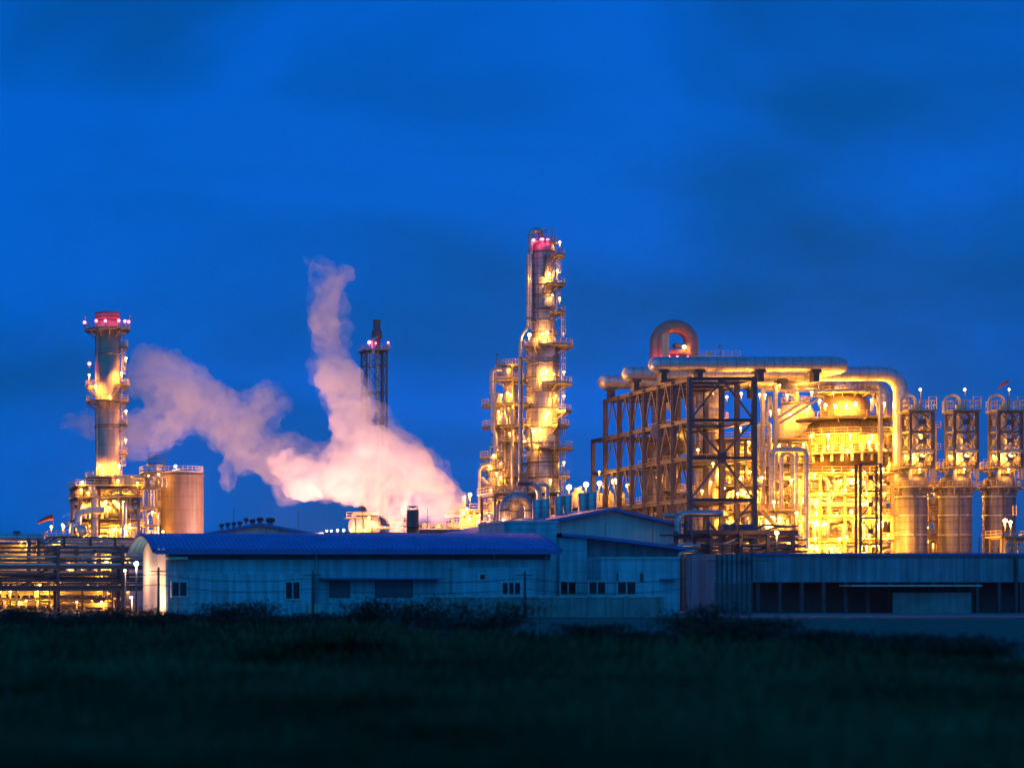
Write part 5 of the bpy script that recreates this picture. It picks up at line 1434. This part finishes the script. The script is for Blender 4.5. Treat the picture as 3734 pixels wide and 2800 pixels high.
# ------------------------------------------------------------------ long blue wall building at right
D = 232.0
rw = thing('long_warehouse', 'long low dark blue warehouse with an open loading bay, in front of the drum towers', 'warehouse', W(3300, 2230, D + 8))
wx0, wx1 = XX(2745, D), XX(3990, D)
part(MB().box(wx0, wx1, D, D + 16, ZZ(2122, D), ZZ(2024, D)), 'upper_wall', 'wall_teal', rw)
part(MB().box(wx0 - 0.2, wx1, D - 0.25, D + 16.2, ZZ(2024, D) + 0.003, ZZ(2016, D)), 'roof_edge', 'fascia_blue', rw)
part(MB().box(wx0, wx1, D + 7, D + 7.3, 0, ZZ(2122, D) - 0.003), 'back_wall', 'soffit', rw)
for i in range(16):
    x = 2760 + i*80
    part(MB().box(XX(x, D), XX(x, D) + 0.35, D + 0.05, D + 0.4, 0, ZZ(2122, D) - 0.003), 'column', 'steel_dark', rw)
part(MB().box(XX(3060, D), XX(3530, D), D - 3.0, D - 0.02, ZZ(2138, D), ZZ(2132, D)), 'canopy', 'wall_side', rw)
part(MB().box(XX(3240, D), XX(3525, D), D - 1.0, D - 0.8, 0, ZZ(2160, D)), 'loading_dock', 'concrete', rw)
part(MB().bar(W(3705, 2240, D - 0.3), W(3705, 2030, D - 0.3), 0.3), 'downpipe', 'steel_dark', rw)
part(MB().box(XX(3060, D), XX(3990, D), D - 0.06, D - 0.01, ZZ(2034, D), ZZ(2031, D)), 'pipe_run', 'steel_dark', rw)
D = 228.0
rb_ = thing('ribbed_store', 'pale ribbed store with dark vertical posts left of the blue warehouse', 'building', W(2670, 2230, D + 6))
part(MB().box(XX(2606, D), XX(2742, D), D, D + 8, 0, ZZ(2018, D)), 'wall', 'wall_teal', rb_)
for i in range(8):
    x = 2612 + i*18
    part(MB().box(XX(x, D), XX(x, D) + 0.14, D - 0.15, D - 0.003, 0, ZZ(1985 if i % 2 else 2018, D)), 'post', 'steel_dark', rb_)
part(MB().box(XX(2570, D), XX(2800, D), D - 0.5, D - 0.3, ZZ(2046, D), ZZ(2043, D)), 'rail_beam', 'steel_dark', rb_)
part(MB().box(XX(2606, D), XX(2742, D), D - 0.1, D - 0.004, 0, ZZ(2126, D)), 'lower_panel', 'soffit', rb_)

# perimeter wall in front of the sheds
D = 186.0
pw_ = thing('perimeter_wall', 'low pale concrete wall in front of the sheds along the water', 'wall', W(2020, 2245, D))
part(MB().box(XX(1560, D), XX(2420, D), D, D + 0.3, 0, ZZ(2178, D)), 'panel', 'concrete', pw_)
part(MB().box(XX(1560, D), XX(2420, D), D - 0.08, D + 0.38, ZZ(2178, D) + 0.003, ZZ(2172, D)), 'coping', 'wall_side', pw_)
for i in range(14):
    x = 1565 + i*65
    part(MB().box(XX(x, D) - 0.2, XX(x, D) + 0.2, D - 0.15, D - 0.003, 0, ZZ(2174, D)), 'pier', 'concrete', pw_)

# ------------------------------------------------------------------ steam
def steam_mat(name, dens, lo=0.15, hi=1.7, scale=0.22):
    m = bpy.data.materials.new(name)
    m.use_nodes = True
    t = m.node_tree
    for n in list(t.nodes): t.nodes.remove(n)
    o = t.nodes.new('ShaderNodeOutputMaterial')
    v = t.nodes.new('ShaderNodeVolumePrincipled')
    v.inputs['Color'].default_value = (0.97, 0.97, 0.97, 1)
    v.inputs['Anisotropy'].default_value = 0.1
    co = t.nodes.new('ShaderNodeTexCoord')
    n = t.nodes.new('ShaderNodeTexNoise')
    n.inputs['Scale'].default_value = scale; n.inputs['Detail'].default_value = 4; n.inputs['Distortion'].default_value = 1.4
    t.links.new(co.outputs['Object'], n.inputs['Vector'])
    r = t.nodes.new('ShaderNodeMapRange')
    r.inputs['From Min'].default_value = 0.36; r.inputs['From Max'].default_value = 0.64
    r.inputs['To Min'].default_value = dens*lo; r.inputs['To Max'].default_value = dens*hi
    t.links.new(n.outputs['Fac'], r.inputs[0])
    t.links.new(r.outputs[0], v.inputs['Density'])
    t.links.new(v.outputs[0], o.inputs['Volume'])
    M[name] = m
steam_mat('steam_dense', 0.26)
steam_mat('steam_thin', 0.125, 0.05, 2.0)
steam_mat('steam_veil', 0.04, 0.0, 2.2)
tex_a = bpy.data.textures.new('billow', 'CLOUDS'); tex_a.noise_scale = 5.5; tex_a.noise_depth = 2
tex_b = bpy.data.textures.new('wisp', 'CLOUDS'); tex_b.noise_scale = 1.8; tex_b.noise_depth = 1
def steam(name, m, paths, D, label, seed, dens_amp=3.0, vox=0.55, grow=1.0):
    R = random.Random(seed)
    mb = MB()
    for pts in paths:
        for (x0_, y0_, r0_, d0_), (x1_, y1_, r1_, d1_) in zip(pts[:-1], pts[1:]):
            L_ = math.hypot(x1_ - x0_, y1_ - y0_)
            n = max(1, int(L_ / (0.42 * max(4, (r0_ + r1_)/2))))
            for i in range(n):
                u = i/n
                rr = (r0_ + (r1_ - r0_)*u)
                j = rr * 0.28
                x = x0_ + (x1_ - x0_)*u + R.uniform(-j, j); y = y0_ + (y1_ - y0_)*u + R.uniform(-j, j)
                d = D + d0_ + (d1_ - d0_)*u + S(R.uniform(-j, j), D)
                c = W(x, y, d); r = S(rr, D) * R.uniform(0.85, 1.15) * grow
                mb.lathe(0, 0, [], 3) if False else None
                b = len(mb.v)
                nn, mm = 10, 7
                vs = [(c.x, c.y, c.z - r)]
                for p_ in range(1, mm):
                    f_ = PI*p_/mm
                    for q_ in range(nn):
                        a = 2*PI*q_/nn
                        vs.append((c.x + r*math.sin(f_)*math.cos(a), c.y + r*math.sin(f_)*math.sin(a), c.z - r*math.cos(f_)))
                vs.append((c.x, c.y, c.z + r))
                fs = [(0, 1 + (q_+1) % nn, 1 + q_) for q_ in range(nn)]
                for p_ in range(mm - 2):
                    for q_ in range(nn):
                        fs.append((1 + p_*nn + q_, 1 + p_*nn + (q_+1) % nn, 1 + (p_+1)*nn + (q_+1) % nn, 1 + (p_+1)*nn + q_))
                e = len(vs) - 1
                fs += [(e, 1 + (mm-2)*nn + q_, 1 + (mm-2)*nn + (q_+1) % nn) for q_ in range(nn)]
                mb.add(vs, fs, True)
    x, y, r, d = paths[0][0]
    o = solo(mb, name, m, label, 'steam', W(x, y, D + d), 'steam drifting from the plant', 'stuff')
    md = o.modifiers.new('merge', 'REMESH'); md.mode = 'VOXEL'; md.voxel_size = vox; md.use_smooth_shade = True
    sm = o.modifiers.new('soften', 'SMOOTH'); sm.iterations = 6; sm.factor = 0.5
    for tx_, st_v in ((tex_a, dens_amp), (tex_b, dens_amp*0.42)):
        dm = o.modifiers.new('billow', 'DISPLACE'); dm.texture = tx_; dm.strength = st_v; dm.mid_level = 0.5; dm.texture_coords = 'GLOBAL'
    return o
DP = 385.0
steam('steam_plume', 'steam_dense', [
    [(1690, 1803, 3, 0), (1662, 1786, 9, 0), (1620, 1764, 20, 0), (1560, 1740, 44, 0), (1500, 1710, 70, 0), (1430, 1690, 92, 0), (1360, 1680, 104, 0), (1290, 1690, 104, 2), (1180, 1720, 88, 4), (1080, 1735, 70, 6), (1000, 1700, 56, 8)],
    [(1440, 1965, 34, 0), (1430, 1880, 40, 0), (1405, 1800, 56, 0), (1370, 1720, 80, 0), (1330, 1620, 84, 0), (1285, 1540, 74, 2), (1262, 1450, 58, 2), (1222, 1400, 62, 3), (1215, 1320, 54, 4)],
    [(1220, 1780, 50, 4), (1120, 1790, 50, 5), (1050, 1770, 42, 5)],
    [(1370, 1770, 56, 1), (1310, 1785, 50, 1), (1250, 1785, 44, 2), (1220, 1785, 36, 2)],
    [(1480, 1800, 40, 0), (1450, 1770, 50, 0), (1500, 1770, 40, 0)],
    [(1345, 1500, 34, 0), (1300, 1470, 46, 0), (1270, 1400, 40, 2), (1275, 1330, 26, 3)],
], DP, 'dense peach steam cloud blowing left from the small vent and rising above the sheds', 3)
steam('steam_plume', 'steam_thin', [
    [(1222, 1360, 58, 4), (1195, 1260, 50, 5), (1185, 1180, 52, 6), (1195, 1110, 54, 7), (1215, 1040, 50, 7), (1222, 1000, 36, 8)],
    [(1215, 990, 32, 8), (1170, 975, 28, 8), (1128, 955, 17, 8), (1098, 928, 7, 8)],
    [(1250, 985, 26, 7), (1290, 1020, 15, 7)],
    [(1170, 1180, 30, 6), (1130, 1150, 20, 6)],
    [(1210, 1440, 32, 3), (1160, 1430, 20, 3)],
], DP, 'thin mauve steam wisp curling up at the top of the rising cloud', 5, 3.0, 0.5)
steam('steam_plume', 'steam_thin', [
    [(1010, 1690, 64, 8), (940, 1640, 70, 9), (890, 1580, 74, 10), (830, 1530, 74, 10), (760, 1470, 78, 11), (660, 1400, 76, 12), (580, 1330, 70, 13), (510, 1300, 52, 14)],
    [(900, 1560, 60, 9), (950, 1490, 66, 9), (985, 1445, 64, 9)],
    [(840, 1480, 50, 10), (815, 1420, 46, 10)],
    [(780, 1520, 66, 11), (660, 1500, 66, 12), (540, 1430, 62, 14), (480, 1340, 50, 15)],
    [(620, 1550, 60, 12), (500, 1570, 60, 14), (400, 1560, 54, 15), (310, 1550, 44, 16), (235, 1530, 28, 17)],
    [(840, 1690, 42, 9), (830, 1760, 32, 9), (850, 1800, 16, 9)],
], DP + 20, 'long thin mauve steam trail drifting left behind the smokestack', 8, 3.6, 0.8)
steam('steam_plume', 'steam_thin', [
    [(1684, 1820, 24, -4), (1640, 1850, 44, -4), (1570, 1850, 56, -4), (1500, 1830, 56, -3)],
    [(1660, 1800, 26, -3), (1590, 1780, 54, -3), (1520, 1760, 60, -2)],
], DP, 'faint pinkish steam veil under the jet near the short capped stack', 9, 2.0)
steam('steam_plume', 'steam_veil', [
    [(1640, 1790, 50, 0), (1540, 1720, 100, 0), (1400, 1660, 140, 0), (1250, 1690, 140, 2), (1080, 1720, 115, 5), (930, 1640, 110, 8), (800, 1510, 105, 10), (640, 1420, 105, 12), (520, 1330, 85, 14)],
    [(1350, 1600, 110, 0), (1270, 1450, 90, 2), (1215, 1330, 80, 3), (1200, 1180, 75, 5), (1205, 1050, 66, 7), (1150, 965, 40, 8)],
    [(960, 1480, 85, 9), (960, 1440, 80, 9)],
    [(640, 1540, 90, 12), (480, 1570, 80, 14), (330, 1550, 60, 16)],
], DP + 8, 'very faint outer mist around the whole drifting steam cloud', 14, 4.0, 1.0)
steam('steam_plume', 'steam_thin', [[(284, 1882, 7, 0), (262, 1872, 11, 0), (240, 1880, 9, 0), (226, 1884, 4, 0)]], 372, 'tiny steam wisp beside the windsock above the low lit platform', 12, 0.8, 0.25)
# added lamps, mostly out of sight, put there to light the steam
for x, y, d, pw, lab in ((1432, 1965, 372, 168000, 'added strong lamp, unseen behind the long shed, lighting the rising steam'), (1560, 1960, 372, 120000, 'added strong steam lamp, unseen behind the long shed near the short capped stack'), (1180, 1965, 380, 128000, 'added strong lamp, unseen behind the long shed, lighting the left part of the steam'),
                         (1010, 1965, 380, 150000, 'added steam lamp, unseen behind the gabled shed roof'), (640, 1700, 402, 14000, 'added steam lamp on a mast behind the brown storage tank')):
    lamp_post(x, y, d, lab, pw, (1.0, 0.43, 0.31), 0.4, off=(0, 0, 0.9))

# ------------------------------------------------------------------ foreground: grass, shrubs, marker post
def grass():
    R = random.Random(5)
    mb_v, mb_f = [], []
    n = 0
    while n < 52000:
        d = 20 + 110 * R.random()**1.7
        x = R.uniform(XX(-60, d), XX(3800, d))
        if d > 55:
            px = x/d*F + X0
            lim = 95 if px < 1600 else 95 - (px - 1600)/2100*36
            if px > 1480 and d > lim: continue
        cl = math.sin(x*0.9 + d*0.33) * math.sin(x*0.37 - d*0.21) + math.sin(x*2.3 + 1.3*d)*0.4
        h = (0.16 + 0.22 * R.random()) * (1.0 + 0.5*cl) * (1 + (d > 60)*0.5)
        h = max(0.06, h)
        w = 0.010 + 0.0006*d
        a = R.uniform(0, PI)
        dx, dy = math.cos(a)*w, math.sin(a)*w
        lx, ly = R.uniform(-0.5, 0.5)*h, R.uniform(-0.5, 0.5)*h
        b = len(mb_v)
        mb_v += [(x - dx, d - dy, 0), (x + dx, d + dy, 0), (x + lx*0.4 + dx*0.7, d + ly*0.4 + dy*0.7, h*0.6), (x + lx*0.4 - dx*0.7, d + ly*0.4 - dy*0.7, h*0.6), (x + lx, d + ly, h)]
        mb_f += [(b, b+1, b+2, b+3), (b+3, b+2, b+4)]
        n += 1
    mb = MB(); mb.v = mb_v; mb.f = mb_f; mb.s = [False]*len(mb_f)
    solo(mb, 'grass', 'grass_blade', None, None, (0, 0, 0), kind='stuff')
grass()
def shrub(px_, d, w_, h_, label, seed, z0=0.0):
    R = random.Random(seed)
    c = Vector((XX(px_, d), d, z0))
    t = thing('shrub', label, 'shrub', c, 'dark shrubs between the field and the water')
    st_ = MB()
    mb = MB()
    w_ *= R.uniform(1.3, 2.0); h_ *= R.uniform(0.65, 1.05)
    for k in range(11):
        a = R.uniform(0, 2*PI); q = R.uniform(0.2, 0.75)
        tip = c + Vector((math.cos(a)*w_*0.5*q, math.sin(a)*w_*0.4*q, h_*R.uniform(0.6, 1.0)))
        st_.tube([c + Vector((0.05*k - 0.15, 0, 0)), c.lerp(tip, 0.5) + Vector((R.uniform(-.1, .1), 0, 0.1)), tip], [0.035, 0.025, 0.01], 5)
        for i in range(150):
            u = R.random()**0.6
            p = c.lerp(tip, 0.25 + 0.8*u) + Vector((R.gauss(0, w_*0.11), R.gauss(0, w_*0.1), R.gauss(0, h_*0.08)))
            if p.z < 0.03: p.z = 0.03 + R.random()*0.2
            s = R.uniform(0.05, 0.12)
            e1 = Vector((R.uniform(-1, 1), R.uniform(-1, 1), R.uniform(-0.6, 1))).normalized()
            e2 = e1.cross(Vector((R.uniform(-1, 1), R.uniform(-1, 1), R.uniform(-1, 1)))).normalized()
            mb.add([p - e2*s*0.4, p + e1*s, p + e2*s*0.4, p - e1*s], [(0, 1, 2, 3)])
    part(st_, 'stem', 'bark', t)
    part(mb, 'foliage', 'leaf', t)
shr = [(60, 118, 4.0, 1.5, 'dark shrub at the far left end of the field edge'), (230, 112, 3.4, 1.2, 'dark shrub below the left pipe rack, left of the shed wall'), (420, 120, 3.6, 1.3, 'dark shrub in front of the lit end wall of the long shed'),
       (560, 110, 2.6, 1.5, 'upright dark shrub under the shed corner'), (820, 118, 3.2, 1.6, 'dark shrub below the shed wall with the double window'), (1040, 112, 3.5, 1.2, 'low dark shrub under the shed shutters'),
       (1340, 116, 2.2, 1.8, 'small upright dark shrub in front of the wide shutter'), (1560, 108, 3.4, 1.5, 'dark shrub at the left end of the water'), (1810, 92, 3.6, 1.7, 'bushy dark shrub standing against the left part of the water'),
       (2150, 82, 2.6, 1.0, 'low dark shrub on the near bank under the teal shed'), (2560, 84, 2.6, 1.9, 'tall narrow dark shrub on the bank below the frame'), (2640, 80, 3.0, 1.5, 'dark shrub just right of the tall narrow one on the bank'),
       (2980, 70, 2.4, 0.9, 'low dark shrub on the near bank at right'), (3360, 64, 2.6, 0.8, 'lowest dark shrub on the near bank at far right')]
for i, a in enumerate(shr):
    shrub(*a[:5], seed=100 + i)
D = 29.6
q = W(315, 2710, D)
mk = thing('marker_post', 'small orange marker post standing in the dark grass', 'post', (q.x, q.y, 0))
part(MB().tube([(q.x, q.y, 0), (q.x, q.y, 0.30)], 0.03, 10), 'stake', 'bark', mk)
part(MB().lathe(q.x, q.y, [(0.05, 0.05), (0.055, 0.08), (0.055, 0.24), (0.05, 0.27), (0.01, 0.275)], 14), 'sleeve', 'orange_paint', mk)


# ------------------------------------------------------------------ utility poles and wires before the sheds
up = []
for x, d, lab in ((578, 178, 'thin utility pole in front of the lit corner of the long shed'), (1914, 178, 'thin utility pole in front of the right end of the long shed'), (1140, 178, 'thin utility pole in front of the middle of the long shed')):
    p = W(x, 2082 if x != 578 else 2068, d)
    t = thing('utility_pole', lab, 'pole', (p.x, p.y, 0), 'utility poles along the sheds')
    part(MB().tube([(p.x, p.y, 0), p], [0.15, 0.09], 8), 'pole', 'steel_dark', t)
    part(MB().bar(p + Vector((-0.7, 0, -0.35)), p + Vector((0.7, 0, -0.35)), 0.1), 'crossarm', 'steel_dark', t)
    up.append(p)
for k, lab in ((-0.6, 'upper overhead wire strung between the utility poles'), (-1.5, 'lower overhead wire strung between the utility poles')):
    q = []
    pp = sorted(up, key=lambda v: v.x)
    pp = [pp[0] + Vector((-25, 0, 0.2))] + pp + [pp[-1] + Vector((14, 0, 0))]
    for a, b in zip(pp[:-1], pp[1:]):
        for i in range(8):
            u = i/8
            q.append(a.lerp(b, u) + Vector((0, 0, k - 0.45*4*u*(1-u))))
    q.append(pp[-1] + Vector((0, 0, k)))
    solo(MB().tube(q, 0.03, 5), 'overhead_wire', 'steel_dark', lab, 'wire', q[0], 'overhead wires')
for i, (x, d, w_, h_, lab) in enumerate([(140, 132, 5.0, 1.9, 'tall dark shrub clump below the leftmost rack bents'), (330, 136, 4.2, 1.5, 'dark shrub between the left rack and the lit shed wall'), (700, 130, 4.6, 1.0, 'broad low dark shrub under the window wall of the long shed'), (930, 134, 3.6, 1.6, 'dark shrub between the double window and the shutters'), (1230, 128, 5.2, 1.1, 'broad low dark shrub in front of the shutters'), (1460, 126, 3.4, 2.0, 'tallest dark shrub before the shed, left of the water'),
        (1700, 98, 4.6, 0.9, 'broad low dark shrub on the bank at the left part of the water'), (2330, 80, 4.0, 0.8, 'broad low dark shrub on the bank below the sloping shed'), (2790, 74, 3.2, 1.3, 'dark shrub on the bank right of the tall narrow ones'), (3180, 67, 3.8, 0.8, 'broad dark shrub between the two low ones on the right bank'), (3560, 61, 2.8, 0.7, 'last dark shrub before the right picture edge')]):
    shrub(x, d, w_, h_, lab, 140 + i)

# ------------------------------------------------------------------ night air around the plant
hm = bpy.data.materials.new('haze')
hm.use_nodes = True
t_ = hm.node_tree
for n in list(t_.nodes): t_.nodes.remove(n)
o_ = t_.nodes.new('ShaderNodeOutputMaterial')
v_ = t_.nodes.new('ShaderNodeVolumePrincipled')
v_.inputs['Color'].default_value = (0.9, 0.92, 1.0, 1)
v_.inputs['Density'].default_value = 0.00002
v_.inputs['Anisotropy'].default_value = 0.8
t_.links.new(v_.outputs[0], o_.inputs['Volume'])
M['haze'] = hm
solo(MB().box(-60, 330, -12, 560, -1.2, 95), 'haze', 'haze', None, None, (0, 0, 0), kind='stuff')
